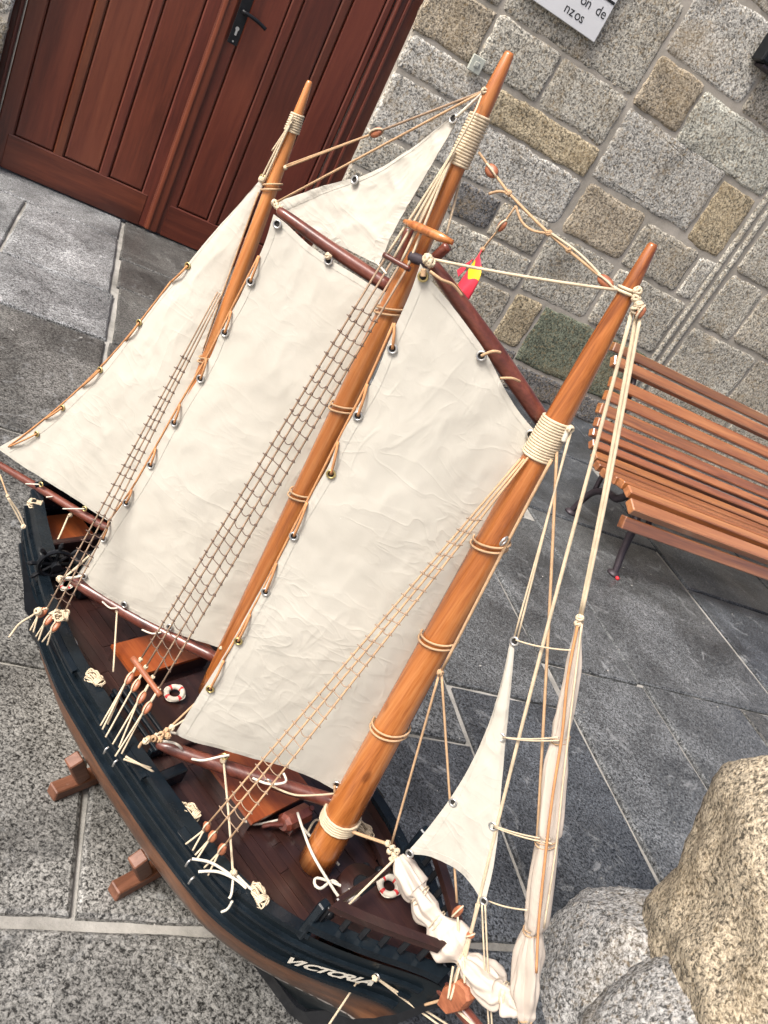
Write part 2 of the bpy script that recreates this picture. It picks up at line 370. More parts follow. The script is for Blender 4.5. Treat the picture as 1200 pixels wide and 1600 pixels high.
for a in [(-1.0, .17, .69, 1.18, LG), (.27, .77, .69, 1.18, LG), (-1.0, .27, .69, 1.18, LG)][1:] + [
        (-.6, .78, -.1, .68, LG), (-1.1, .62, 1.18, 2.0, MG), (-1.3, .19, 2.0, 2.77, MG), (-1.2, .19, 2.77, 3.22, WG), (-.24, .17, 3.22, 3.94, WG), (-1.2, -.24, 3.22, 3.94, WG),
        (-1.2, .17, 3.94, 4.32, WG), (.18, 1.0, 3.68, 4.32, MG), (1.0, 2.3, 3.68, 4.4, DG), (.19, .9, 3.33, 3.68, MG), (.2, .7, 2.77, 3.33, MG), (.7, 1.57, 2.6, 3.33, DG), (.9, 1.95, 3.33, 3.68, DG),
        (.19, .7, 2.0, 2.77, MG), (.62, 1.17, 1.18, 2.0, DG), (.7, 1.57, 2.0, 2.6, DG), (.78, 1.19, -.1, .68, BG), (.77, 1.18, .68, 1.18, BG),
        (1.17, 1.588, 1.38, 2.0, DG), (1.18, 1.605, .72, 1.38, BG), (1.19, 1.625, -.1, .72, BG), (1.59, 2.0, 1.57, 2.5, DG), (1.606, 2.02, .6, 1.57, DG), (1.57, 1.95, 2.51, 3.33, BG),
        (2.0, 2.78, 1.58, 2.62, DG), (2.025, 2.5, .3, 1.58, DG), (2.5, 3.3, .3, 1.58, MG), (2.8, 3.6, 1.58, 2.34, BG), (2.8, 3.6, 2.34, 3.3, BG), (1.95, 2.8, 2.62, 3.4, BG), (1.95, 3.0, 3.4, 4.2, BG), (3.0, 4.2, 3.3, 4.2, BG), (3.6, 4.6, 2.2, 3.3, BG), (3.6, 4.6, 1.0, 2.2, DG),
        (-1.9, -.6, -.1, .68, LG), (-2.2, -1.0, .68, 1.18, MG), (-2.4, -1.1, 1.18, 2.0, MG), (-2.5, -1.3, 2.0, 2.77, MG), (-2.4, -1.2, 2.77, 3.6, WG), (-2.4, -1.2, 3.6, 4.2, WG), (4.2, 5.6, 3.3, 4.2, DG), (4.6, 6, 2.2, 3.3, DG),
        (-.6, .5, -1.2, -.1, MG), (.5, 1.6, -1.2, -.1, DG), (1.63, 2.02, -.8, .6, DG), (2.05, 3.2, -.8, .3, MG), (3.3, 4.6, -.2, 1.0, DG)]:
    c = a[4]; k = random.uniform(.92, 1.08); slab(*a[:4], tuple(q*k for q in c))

# ---- stone facade (local x = w, y = n, z)
wall = tag(empty('stone_wall', (0, 0, 0), WAZ), 'old granite block facade with wide mortar joints around the wooden door', 'wall')
def backing(w0, w1, z0, z1): aabox('mortar_bed', w0, w1, N_WALL-.003, N_WALL+.5, z0, z1, M['mortar'], wall)
backing(-3.2, -.50, -.02, 3.3); backing(1.085, 6.2, -.02, 3.3); backing(-.50, 1.085, 2.35, 3.3)
def stone(w0, w1, z0, z1, col, proud=0.0, gap=.005, rough=1.0, name='stone_block'):
    per = 2*((w1-w0)+(z1-z0)); loop = []
    nx = max(4, int((w1-w0)/.03)); nz = max(4, int((z1-z0)/.03))
    for i in range(nx): loop.append((i/nx, 0))
    for i in range(nz): loop.append((1, i/nz))
    for i in range(nx): loop.append((1-i/nx, 1))
    for i in range(nz): loop.append((0, 1-i/nz))
    hw, hz = (w1-w0)/2-gap, (z1-z0)/2-gap; cx, cz = (w0+w1)/2, (z0+z1)/2
    rc = min(.022, hw*.4, hz*.4)*random.uniform(.4, 1.3)
    V = []; F = []; K = len(loop); sd_ = random.uniform(0, 90)
    def pt(u, v, ins):
        x, z = (u*2-1)*hw, (v*2-1)*hz
        ax, az = abs(x)-(hw-rc), abs(z)-(hz-rc)
        if ax > 0 and az > 0:
            d = math.hypot(ax, az)
            if d > rc: x = math.copysign(hw-rc+ax*rc/d, x); z = math.copysign(hz-rc+az*rc/d, z)
        k = Vector((x, z)); l = max(k.length, 1e-5)
        q = ins + .009*rough*noise.noise(Vector((cx+x, cz+z, sd_))*9)+.008*rough*noise.noise(Vector((cx+x, cz+z, sd_))*30)
        sx_ = max(0, 1-q/max(hw, .01)); sz_ = max(0, 1-q/max(hz, .01))
        return cx+x*sx_, cz+z*sz_
    for ins, dep in ((0, .02), (.0, .003), (.004, -.003-proud), (.012, -.007-proud), (.03, -.009-proud)):
        for (u, v) in loop:
            x, z = pt(u, v, ins); V.append((x, N_WALL+.0+dep+.005*rough*noise.noise(Vector((x*7, z*7, sd_))), z))
    for a in range(4):
        for i in range(K): F.append((a*K+i, a*K+(i+1) % K, (a+1)*K+(i+1) % K, (a+1)*K+i))
    F.append(tuple(4*K+i for i in range(K)))
    return mesh_obj(name, V, F, M['wall_stone'], wall, False, col)
G1, G2, G3, TAN, YEL, PAL, DRK, GRN, BRN, WHT = (.37, .352, .30), (.39, .378, .34), (.325, .302, .25), (.33, .285, .215), (.35, .295, .20), (.38, .375, .32), (.155, .152, .148), (.13, .145, .105), (.27, .22, .15), (.48, .46, .40)
STONES = [
    (1.07, 1.40, 1.64, 2.02, G3), (1.41, 2.25, 1.64, 2.10, G1), (1.07, 1.41, 1.38, 1.63, TAN), (1.41, 1.80, 1.39, 1.64, G1), (1.80, 2.245, 1.38, 1.64, G1),
    (1.07, 1.56, 1.21, 1.38, G2), (1.56, 2.25, 1.21, 1.38, YEL), (1.07, 2.255, .935, 1.21, G2), (1.07, 1.63, .74, .93, G1), (1.63, 1.895, .745, .935, DRK), (1.895, 2.225, .74, .94, G3),
    (1.07, 1.65, .53, .735, G3), (1.65, 2.235, .53, .735, G1), (1.07, 1.5, .235, .53, G3), (1.5, 2.0, .235, .53, G3), (2.0, 2.24, .235, .52, G3), (1.07, 1.9, 0, .235, DRK), (1.9, 2.47, 0, .235, DRK),
    (2.26, 2.84, 1.885, 2.25, G2), (2.84, 3.3, 1.87, 2.25, G3), (2.26, 2.585, 1.62, 1.88, TAN), (2.59, 3.3, 1.585, 1.865, PAL), (2.265, 3.005, 1.235, 1.615, G2), (3.01, 3.29, 1.205, 1.575, YEL),
    (2.28, 2.72, .935, 1.225, TAN), (2.725, 3.17, .93, 1.20, G3), (3.175, 3.315, .93, 1.195, WHT), (2.24, 2.735, .555, .925, G1), (2.74, 3.3, .56, .92, G1),
    (2.25, 2.45, .24, .55, YEL), (2.455, 2.91, .175, .55, GRN), (2.915, 3.3, .175, .555, GRN), (2.475, 3.3, 0, .17, DRK),
    (3.445, 3.745, .835, 1.195, G1), (3.75, 4.3, .85, 1.2, G3), (3.44, 4.03, .47, .83, G1), (4.035, 4.7, .5, .845, G3), (3.44, 4.2, .0, .46, G3), (4.2, 5.0, 0, .49, G3), (3.445, 3.9, 1.2, 1.62, G1), (3.9, 4.6, 1.2, 1.6, TAN), (3.445, 4.3, 1.62, 2.0, G2),
]
for s_ in STONES:
    k = random.uniform(.93, 1.07); stone(*s_[:4], tuple(q*k for q in s_[4]), random.uniform(0, .006))
# moulded jambs: roll and groove strips
for (w0, z0, z1, wd) in [(2.10, 1.39, 1.63, .03), (2.175, 1.39, 1.63, .03), (3.305, 0, .5, .055), (3.372, 0, .5, .055), (3.305, .505, 1.2, .055), (3.372, .505, 1.2, .055), (3.305, 1.205, 1.85, .055), (3.372, 1.205, 1.85, .055), (3.305, 1.855, 2.3, .055), (3.372, 1.855, 2.3, .055), (2.11, .95, 1.20, .03), (2.18, .95, 1.20, .03), (2.11, 1.65, 2.09, .03), (2.18, 1.65, 2.09, .03)]:
    V = []; F = []; n_ = 9; rows = max(3, int((z1-z0)/.05)); off = .010 if w0 < 3 else .0
    for j in range(rows+1):
        z = z0+(z1-z0)*j/rows
        for i in range(n_):
            a = math.pi*i/(n_-1); rr = wd/2*(1+.10*noise.noise(Vector((w0*9, z*9, i*.4))))
            V.append((w0+wd/2-math.cos(a)*rr, N_WALL-off+.012-math.sin(a)*rr*(.62 if w0 < 3 else 1.0), z))
    for j in range(rows):
        for i in range(n_-1): F.append((j*n_+i, j*n_+i+1, (j+1)*n_+i+1, (j+1)*n_+i))
    mesh_obj('jamb_moulding', V, F, M['wall_stone'], wall, True, G1 if z0 > .5 else (.22, .22, .19))
# plain courses beyond what the picture shows
def courses(w0, w1, z0, z1):
    z = z0
    while z < z1-.1:
        h = min(random.uniform(.26, .38), z1-z); w = w0
        if z1-z-h < .12: h = z1-z
        while w < w1-.05:
            l = min(random.uniform(.35, .75), w1-w)
            if w1-w-l < .2: l = w1-w
            k = random.uniform(.85, 1.1); stone(w, w+l, z, z+h, tuple(q*k for q in random.choice((G1, G2, G3, TAN)))); w += l
        z += h
courses(-3.2, -.49, 0, 3.3); courses(1.07, 6.2, 2.26, 3.3); courses(-.49, 1.07, 2.36, 3.3); courses(4.71, 6.2, .5, 2.25); courses(5.0, 6.2, 0, .49); courses(4.31, 4.7, .85, 1.19); courses(4.6, 4.7, 1.2, 1.6); courses(4.31, 4.7, 1.62, 2.25); courses(3.445, 4.3, 2.01, 2.26)
courses(1.07, 2.25, 2.11, 2.26)

# ---- door
door = tag(empty('wooden_door', (0, 0, 0), WAZ), 'dark red mahogany double door with tall panels and black lever handle', 'door')
TD = (1, 1, 1)
yf = N_DOOR
def dbox(name, w0, w1, z0, z1, y0, y1, b=.004, parent=door, tint=TD): return aabox(name, w0, w1, y0, y1, z0, z1, M['door'], parent, b, tint)
ZT = 2.33
def leaf(w0, w1, panels, tint):
    lf = dbox('door_leaf', w0, w1, .006, ZT, yf+.012, yf+.045, .002, door, tint)   # recessed core
    edges = [w0]+[q for p in panels for q in p]+[w1]
    for i in range(0, len(edges), 2): dbox('stile', edges[i]+.0005, edges[i+1]-.0005, .008, ZT-.002, yf-.006, yf+.014, .006, lf, tuple(q*random.uniform(.92, 1.08) for q in tint))
    for z0, z1 in ((.007, .167), (ZT-.17, ZT-.001)):
        aabox('rail', w0+.052, w1-.052, yf-.0085, yf+.013, z0, z1, M['door_rail'], lf, .004, tint)
    for (a, b_) in panels:
        P = []; z0, z1 = .168, ZT-.171
        for ins, dep in ((.0005, yf+.011), (.001, yf+.010), (.004, yf+.008), (.007, yf-.001), (.012, yf-.0025)):
            P += [(a+ins, dep, z0+ins), (b_-ins, dep, z0+ins), (b_-ins, dep, z1-ins), (a+ins, dep, z1-ins)]
        F = [(k*4+i, k*4+(i+1) % 4, (k+1)*4+(i+1) % 4, (k+1)*4+i) for k in range(4) for i in range(4)]+[(16, 17, 18, 19)]
        mesh_obj('panel', P, F, M['door'], lf, False, tuple(q*random.uniform(.92, 1.08) for q in tint))
    return lf
l1 = leaf(-.457, .297, [(-.381, -.208), (-.163, .004), (.049, .212)], (1.0, 1.0, 1.0))
l2 = leaf(.303, .972, [(.388, .547), (.594, .752), (.795, .938)], (.80, .70, .74))
dbox('cover_strip', .270, .334, .01, ZT-.004, yf-.018, yf-.0095, .006, door, (1.1, 1.1, 1.0))
dbox('cover_bead', .277, .296, .012, ZT-.006, yf-.025, yf-.0185, .005, door, (1.35, 1.35, 1.2))
for a, b_ in ((-.56, -.462), (.977, 1.12)): dbox('frame_post', a, b_, .004, ZT+.02, yf-.03, yf+.06, .008, door, (.55, .5, .55))
for a, b_ in ((-.478, -.464), (.979, .993), (1.02, 1.034)): dbox('frame_bead', a, b_, .004, ZT+.02, yf-.042, yf-.031, .004, door, (.75, .6, .6))
dbox('lintel', -.56, 1.12, ZT+.021, ZT+.12, yf-.03, yf+.06, .008, door, (.55, .5, .55))
hp = aabox('handle_plate', .343, .390, yf-.043, yf-.0365, .955, 1.20, M['blackpaint'], door, .002)
hb = MB(); v, f = tube_geo([(.366, yf-.043, 1.095), (.366, yf-.085, 1.095)], .009, 12); hb.add(v, f); v, f = tube_geo(smooth_path([(.366, yf-.082, 1.095), (.40, yf-.085, 1.094), (.44, yf-.086, 1.088), (.475, yf-.084, 1.078)], 5), [.0085]*16, 10); hb.add(v, f)
hb.build('lever', M['blackpaint'], hp, True)
kb = MB(); v, f = tube_geo([(.366, yf-.043, 1.022), (.366, yf-.046, 1.022)], .0085, 16); kb.add(v, f); kb.add(*box_geo((.366, yf-.0445, 1.006), (.0045, 0, 0), (0, .0014, 0), (0, 0, .012)))
kb.build('keyhole_plate', M['metal'], hp)
for z in (.968, 1.188):
    v, f = tube_geo([(.366, yf-.043, z), (.366, yf-.0455, z)], .004, 10); mesh_obj('screw', v, f, M['metal'], hp)

# ---- door bell plate
bell = tag(empty('wall_switch', WN(1.415, N_WALL-.032, 1.40), WAZ), 'small square pale grey-green push button plate on the granite', 'switch')
box('cover_plate', (0, 0, 0), (.034, 0, 0), (0, .009, 0), (0, 0, .036), M['plate'], bell, .003)
box('button', (0, -.011, 0), (.013, 0, 0), (0, .0035, 0), (0, 0, .013), M['plate2'], bell, .003)
v, f = tube_geo([(0, -.0145, 0), (0, -.0155, 0)], .006, 14); mesh_obj('button_symbol', v, f, M['plate'], bell)
for z in (-.024, .024):
    v, f = tube_geo([(0, -.009, z), (0, -.0105, z)], .003, 8); mesh_obj('screw', v, f, M['metal'], bell)
# ---- plaque (lower corner in view)
plq = tag(empty('wall_plaque', WN(1.70, N_WALL-.036, 2.0), WAZ), 'glossy pale metal plaque with black lettering above the push button', 'plaque')
aabox('plaque_sheet', -.27, .195, -.004, .006, -.255, .26, M['glassy'], plq, .002)
def text_mesh(txt, size, name, mat, parent, xf, shear=0.0, off=.0):
    cu = bpy.data.curves.new(name, 'FONT'); cu.body = txt; cu.size = size; cu.shear = shear; cu.offset = off; cu.extrude = 0; cu.resolution_u = 3
    t = bpy.data.objects.new(name, cu); COL.objects.link(t); dg = bpy.context.evaluated_depsgraph_get()
    me = t.evaluated_get(dg).to_mesh(); V = [xf(v.co.x, v.co.y) for v in me.vertices]; F = [tuple(p.vertices) for p in me.polygons]
    bpy.data.objects.remove(t); return mesh_obj(name, V, F, mat, parent)
for word, x0, z0 in (('\u00f3n de', .028, -.158), ('nzos', -.025, -.222)):
    for k_, ch in enumerate(word):
        if ch != ' ': text_mesh(ch, .062, 'lettering', M['ink'], plq, lambda x, y, x0=x0, z0=z0, k_=k_: (x0+k_*.031+x, -.0052, z0+y))
aabox('printed_bar', .08, .19, -.0056, -.0046, -.088, -.076, M['ink'], plq)
# ---- black box high on the wall
wb = tag(empty('wall_box', WN(2.80, N_WALL-.06, 2.15), WAZ), 'small black metal box fixed high on the granite wall', 'box')
box('housing', (0, 0, 0), (.085, 0, 0), (0, .045, 0), (0, 0, .07), M['blackpaint'], wb, .006)
box('box_lid', (0, -.048, .0), (.078, 0, 0), (0, .004, 0), (0, 0, .063), M['blackpaint'], wb, .003)
box('mounting_bracket', (0, .0, -.078), (.05, 0, 0), (0, .04, 0), (0, 0, .007), M['iron'], wb, .002)

# ---- bench
FW, FN = 2.29, 2.254
bench = tag(empty('park_bench', WN(FW, FN, 0), WAZ), 'slatted varnished wooden park bench with black iron legs against the wall', 'bench')
PROF = [(.680, .705, .020, .7), (.617, .662, .024, 0), (.567, .590, .024, 0), (.541, .534, .023, 0), (.516, .477, .0235, 0), (.490, .424, .021, 0), (.462, .382, .017, 0), (.424, .345, .018, 0),
        (.366, .318, .021, 0), (.306, .306, .020, 0), (.247, .306, .020, 0), (.188, .317, .020, 0), (.128, .334, .020, 0), (.064, .338, .022, 0), (.006, .306, .030, 0), (-.012, .240, .026, 0)]
W0, W1 = -.15, 1.85
SMID = [(.360, .318)]
prof_pts = [Vector((0, p[0], p[1])) for p in PROF]
for i, (d, z, hw, _) in enumerate(PROF):
    a = prof_pts[max(i-1, 0)]; b_ = prof_pts[min(i+1, len(PROF)-1)]
    tg = (b_-a).normalized(); nm = Vector((0, -tg.z, tg.y))
    if i == 0: tg, nm = Vector((0, .35, .94)).normalized(), Vector((0, -.94, .35)).normalized()
    if i == 14: tg = Vector((0, .93, .36)).normalized(); nm = Vector((0, -.36, .93))
    if i == 15: tg = Vector((0, .35, .93)).normalized(); nm = Vector((0, -.93, .35))
    k = random.uniform(.62, 1.3); jog = random.uniform(-.012, .012)
    sl = box('slat', (( W0+W1)/2+jog, d, z), ((W1-W0)/2, 0, 0), tg*hw, nm*.0175, M['slat'], bench, .004, (k, k*random.uniform(.92, 1.05), k*random.uniform(.8, 1.05)))
    up = nm if nm.y < 0 or nm.z > 0 else -nm
    for x in (W0+.13, W1-.13, (W0+W1)/2):
        c = Vector((x+jog, d, z))+up*.0155; v, f = tube_geo([c-up*.004, c+up*.0012], .006, 8); mesh_obj('screw', v, f, M['iron'], sl)
def side_frame(x):
    mb = MB()
    prof = [(.700, .71), (.640, .648), (.592, .580), (.566, .523), (.541, .466), (.515, .412), (.488, .368), (.446, .330), (.37, .300), (.304, .286), (.248, .284), (.178, .296), (.124, .313), (.066, .314), (.030, .280), (.012, .235)]
    v, f = tube_geo(smooth_path([(x, a, b_) for a, b_ in prof], 3), .013, 8); mb.add(v, f)
    leg = [(x, .15, .295), (x, .12, .26), (x, .075, .21), (x, .055, .15), (x, .035, .09), (x, .012, .04), (x, .0, .012)]
    v, f = tube_geo(smooth_path(leg, 4), [.02-.006*i/24 for i in range(25)], 8); mb.add(v, f)
    leg = [(x, .20, .29), (x, .25, .22), (x, .33, .20), (x, .40, .15), (x, .43, .08), (x, .445, .012)]
    v, f = tube_geo(smooth_path(leg, 4), [.018-.004*i/20 for i in range(21)], 8); mb.add(v, f)
    v, f = tube_geo(smooth_path([(x, .48, .35), (x, .43, .27), (x, .40, .16)], 4), .012, 8); mb.add(v, f)
    for c in ((0, .0), (0, .445)):
        v, f = tube_geo([(x, c[1], .0), (x, c[1], .008), (x, c[1], .02)], [.03, .028, .012], 10); mb.add(v, f)
    mb.build('leg', M['iron'], bench, True)
for x in (.0, 1.7): side_frame(x)
v, f = tube_geo([(0, -.028, .004), (0, -.04, .006)], [.009, .006], 8); mesh_obj('foot_cap', v, f, M['redrubber'], bench, True)
tube('stretcher', [(0, .25, .235), (1.7, .25, .235)], .008, M['iron'], bench, 8)

# ---- granite boulders
def boulder(name, c, rad, rz, col, label, seed, p=2.6, amp=.05, cut=None):
    bm = bmesh.new(); bmesh.ops.create_icosphere(bm, subdivisions=6, radius=1)
    rot = Matrix.Rotation(rz, 3, 'Z'); rg = random.Random(seed); planes = []
    for _ in range(7): planes.append((Vector((rg.gauss(0, 1), rg.gauss(0, 1), rg.gauss(0, .8))).normalized(), rg.uniform(.78, .98)))
    for v in bm.verts:
        d = v.co.normalized(); l = (abs(d.x)**p+abs(d.y)**p+abs(d.z)**p)**(-1/p); q = d*l
        for n_, d_ in planes:
            e_ = q.dot(n_)-d_
            if e_ > 0: q = q-n_*e_*.62
        q = Vector((q.x*rad[0], q.y*rad[1], q.z*rad[2]))
        k = noise.fractal(q*3.2+Vector((seed, 0, 0)), 1.0, 2.0, 3)*amp + noise.fractal(q*22+Vector((seed, 3, 0)), .7, 2.1, 4)*.0045+noise.fractal(q*90+Vector((seed, 3, 0)), .7, 2.1, 3)*.003
        q += d*k
        v.co = rot @ q
    m = bpy.data.meshes.new(name); bm.to_mesh(m); bm.free(); m.materials.append(M['boulder'])
    m.polygons.foreach_set('use_smooth', [True]*len(m.polygons))
    o = bpy.data.objects.new(name, m); link(o); o.location = c; o.color = (*col, 1); return tag(o, label, 'boulder')
boulder('granite_boulder', (1.17, 1.01, .38), (.42, .39, .40), .20, (.31, .265, .195), 'large yellowish speckled granite boulder in the lower corner of the paving', 3)
boulder('granite_boulder', (.925, 1.075, .0), (.235, .25, .285), .99, (.235, .233, .225), 'grey granite boulder wedged beside the large yellowish boulder', 11, amp=.015)
boulder('granite_boulder', (.93, .99, .14), (.27, .16, .21), .97, (.235, .233, .225), 'lowest grey granite boulder in front of the other grey boulder', 17, amp=.015)

# ================================================================== model ship: local x = s (forward), y = t (port), z up
SAZ = R(-28.0); SA = Vector((math.cos(SAZ), math.sin(SAZ), 0)); SN = Vector((-SA.y, SA.x, 0))
P0 = (at_z(82, 1240)+at_z(180, 1402))/2 + SN*.13; P0.z = 0
ship = tag(empty('model_ship', P0, SAZ), 'three-masted wooden model schooner with cream canvas sails on a low stand', 'model ship')
def to_s(p): d = p-P0; return Vector((d.dot(SA), d.dot(SN), p.z))
def to_w(q): return P0+SA*q.x+SN*q.y+UP*q.z
def st(x, y, t=0.0): return to_s(at_plane(x, y, P0+SN*t, SN))
def sz(x, y, z): return to_s(at_z(x, y, z))
def spl(x, y, pl, off=0.0):            # on a plane given in ship coordinates (point, normal)
    p0, n = pl; nw = SA*n.x+SN*n.y+UP*n.z
    return to_s(at_plane(x, y, to_w(p0+n*off), nw))
def px2m(p, w): return w*depth(to_w(p))/F_PX
def interp(tab, x):
    if x <= tab[0][0]: return tab[0][1]
    for (a, va), (b, vb) in zip(tab, tab[1:]):
        if x <= b: t = (x-a)/(b-a); return va+(vb-va)*t
    return tab[-1][1]
def interp_s(tab, x): h = .012; return sum(interp(tab, x+k*h) for k in (-2, -1, 0, 1, 2))/5

# ---- hull form
HB = [(-.52, .058), (-.48, .073), (-.42, .094), (-.35, .115), (-.27, .136), (-.15, .154), (0, .160), (.1, .160), (.2, .157), (.27, .152), (.33, .134), (.38, .110), (.43, .077), (.47, .046), (.505, .019), (.53, .005), (.56, .004)]
def hb(s): return interp_s(HB, s)
def zrail(s): return .283 + .10*max(0, -s-.12)**2*1.2 + .20*max(0, s-.12)**2
S_ST, S_BW = -.494, .532
LEV = [(.028, .05, -0.379, .40), (.035, .15, -0.399, .425), (.055, .34, -0.419, .445), (.085, .575, -0.434, .462), (.115, .755, -0.446, .478), (.133, .84, -0.453, .488), (.139, .862, -0.455, .49), (.165, .94, -0.463, .50), (.195, .985, -0.471, .511), (.215, 1.0, -0.476, .517), (.235, 1.0, -0.482, .523), (.258, 1.0, -0.487, .528), (None, 1.0, S_ST, S_BW)]
def hull_pt(j, u, side, out=0.0):
    z, k, a, b = LEV[j]
    s = a+(b-a)*u; sr_ = S_ST+(S_BW-S_ST)*u
    zz = zrail(sr_) if z is None else z+(zrail(sr_)-.283)*max(0, (z-.13)/.15)
    e = abs(2*u-1); kk = k*(1-(1-k)*.75*e**3)
    if z is not None and u > .5: kk *= 1-.35*((.27-min(z, .27))/.27)*((u-.5)*2)**2.5
    if z is not None and u < .5: kk *= 1-.45*((.27-min(z, .27))/.27)*((.5-u)*2)**2.2
    return Vector((s, side*(hb(sr_)*kk+out), zz))
def rail_line(side, inset, z_off, s0, s1, n=60):
    o = []
    for i in range(n+1):
        s = s0+(s1-s0)*i/n; h = .004; d = (hb(s+h)-hb(s-h))/(2*h); l = math.hypot(1, d)
        o.append(Vector((s+d*inset/l*.6, side*max(.001, hb(s)-inset/l), zrail(s)+z_off)))
    return o
def sweep(path_in, path_out, h):
    """flat strip of thickness h between two lines"""
    V = []; F = []; n = len(path_in)
    for a, b in zip(path_in, path_out): V += [a, b, b-UP*h, a-UP*h]
    for i in range(n-1):
        for k in range(4): F.append((i*4+k, i*4+(k+1) % 4, (i+1)*4+(k+1) % 4, (i+1)*4+k))
    F += [(3, 2, 1, 0), tuple((n-1)*4+k for k in range(4))]
    return V, F
def fix(o):
    bm = bmesh.new(); bm.from_mesh(o.data); bmesh.ops.recalc_face_normals(bm, faces=bm.faces); bm.to_mesh(o.data); bm.free(); return o
NU = 72; V = []; F = []
for side in (-1, 1):
    b0 = len(V)
    for j in range(len(LEV)):
        for i in range(NU+1): V.append(hull_pt(j, i/NU, side))
    for j in range(len(LEV)-1):
        for i in range(NU): F.append((b0+j*(NU+1)+i, b0+j*(NU+1)+i+1, b0+(j+1)*(NU+1)+i+1, b0+(j+1)*(NU+1)+i))
nb = len(LEV)*(NU+1)
for j in range(len(LEV)-1): F.append((j*(NU+1), (j+1)*(NU+1), nb+(j+1)*(NU+1), nb+j*(NU+1)))       # transom
for i in range(NU): F.append((i, i+1, nb+i+1, nb+i))
hull = fix(mesh_obj('hull', V, F, M['hull'], ship, True)); hull['label'] = 'dark green and brown painted hull'
# keel and stem
pts = [(-.45, .012), (-.30, .010), (.30, .010), (.40, .016), (.455, .05), (.49, .12), (.515, .19), (.535, .27), (.552, .312)]
V = []; F = []
for (s, z), wd in zip(pts, [.02]*9):
    up = Vector((-.25, 0, .97)) if s > .42 else UP
    inn = Vector((s, 0, z))+(Vector((-.04, 0, .006)) if s > .42 else UP*.03)
    V += [Vector((s, -.007, z)), Vector((s, .007, z)), inn+Vector((0, .012, 0)), inn-Vector((0, .012, 0))]
for i in range(len(pts)-1):
    for k in range(4): F.append((i*4+k, i*4+(k+1) % 4, (i+1)*4+(k+1) % 4, (i+1)*4+k))
F += [(3, 2, 1, 0), tuple((len(pts)-1)*4+k for k in range(4))]
fix(mesh_obj('keel', V, F, M['blackpaint'], hull))
# rubbing strakes, mouldings and rail
def strake(name, j, out, h, wd, mat, u0=.0, u1=1.0, dz=0.0):
    for side in (-1, 1):
        V = []; F = []; n = 70
        for i in range(n+1):
            u = u0+(u1-u0)*i/n; p = hull_pt(j, u, side); p.z += dz
            o = Vector((0, side, 0)); V += [p-o*.004+UP*h, p+o*wd+UP*h*.55, p+o*wd-UP*h*.55, p-o*.004-UP*h]
        for i in range(n):
            for k in range(4): F.append((i*4+k, i*4+(k+1) % 4, (i+1)*4+(k+1) % 4, (i+1)*4+k))
        F += [(3, 2, 1, 0), tuple(n*4+k for k in range(4))]
        fix(mesh_obj(name, V, F, mat, hull))
strake('rubbing_strake', 9, 0, .006, .0085, M['topside'], .0, .985)
strake('rubbing_strake', 10, 0, .004, .006, M['topside'], .0, .985, .006)
strake('rubbing_strake', 11, 0, .0045, .007, M['topside'], .0, .985, .004)
for side in (-1, 1):
    n = 70
    v, f = sweep(rail_line(side, .013, .006, -.489, .375, n), rail_line(side, -.005, .006, -.489, .375, n), .008)
    o = fix(mesh_obj('cap_rail', v, f, M['topside'], hull))
    # bulwark lining, inner waterway ledge
    v, f = sweep(rail_line(side, .013, -.003, -.48, .375, n), rail_line(side, .004, -.003, -.48, .375, n), .032)
    fix(mesh_obj('bulwark', v, f, M['deck'], hull))
    v, f = sweep(rail_line(side, .034, -.022, -.34, .37, n), rail_line(side, .013, -.020, -.34, .37, n), .010)
    fix(mesh_obj('waterway', v, f, M['deck'], hull))
    # channel boards for the shrouds
    for s0, s1 in ((-.235, -.13), (-.045, .075), (.165, .275)):
        v, f = sweep(rail_line(side, -.004, .004, s0, s1, 14), rail_line(side, -.013, .002, s0, s1, 14), .006)
        fix(mesh_obj('channel', v, f, M['topside'], hull))
# ---- deck planks
ZD = .256
pw = .0172; k_ = 0
tlist = [i*pw for i in range(-9, 10)]
bm_cut = random.Random(3)
for t in tlist:
    hwid = pw/2-.0003
    ss = [s for s in [-.48+i*.005 for i in range(200)] if s < .40 and hb(s)-.022 > abs(t)+hwid*.4]
    if len(ss) < 4: continue
    a, b = ss[0], ss[-1]; s = a
    while s < b-.01:
        l = min(bm_cut.uniform(.16, .30), b-s)
        if b-s-l < .06: l = b-s
        m_ = (s+s+l)/2; lim = min(hb(s)-.02, hb(s+l)-.02)
        t0, t1 = t-hwid, t+hwid
        zz = ZD+bm_cut.uniform(-.0004, .0004)
        box('deck_plank', (m_, t, zz-.004), (l/2-.0004, 0, 0), (0, hwid, 0), (0, 0, .004), M['deck'], hull, 0); s += l
mesh_obj('deck_beam_bed', [(-.48, -.07, ZD-.009), (-.3, -.15, ZD-.009), (.27, -.14, ZD-.009), (.40, -.085, ZD-.009), (.40, .085, ZD-.009), (.27, .14, ZD-.009), (-.3, .15, ZD-.009), (-.48, .07, ZD-.009)], [(0, 1, 2, 3, 4, 5, 6, 7)], M['blackpaint'], hull)
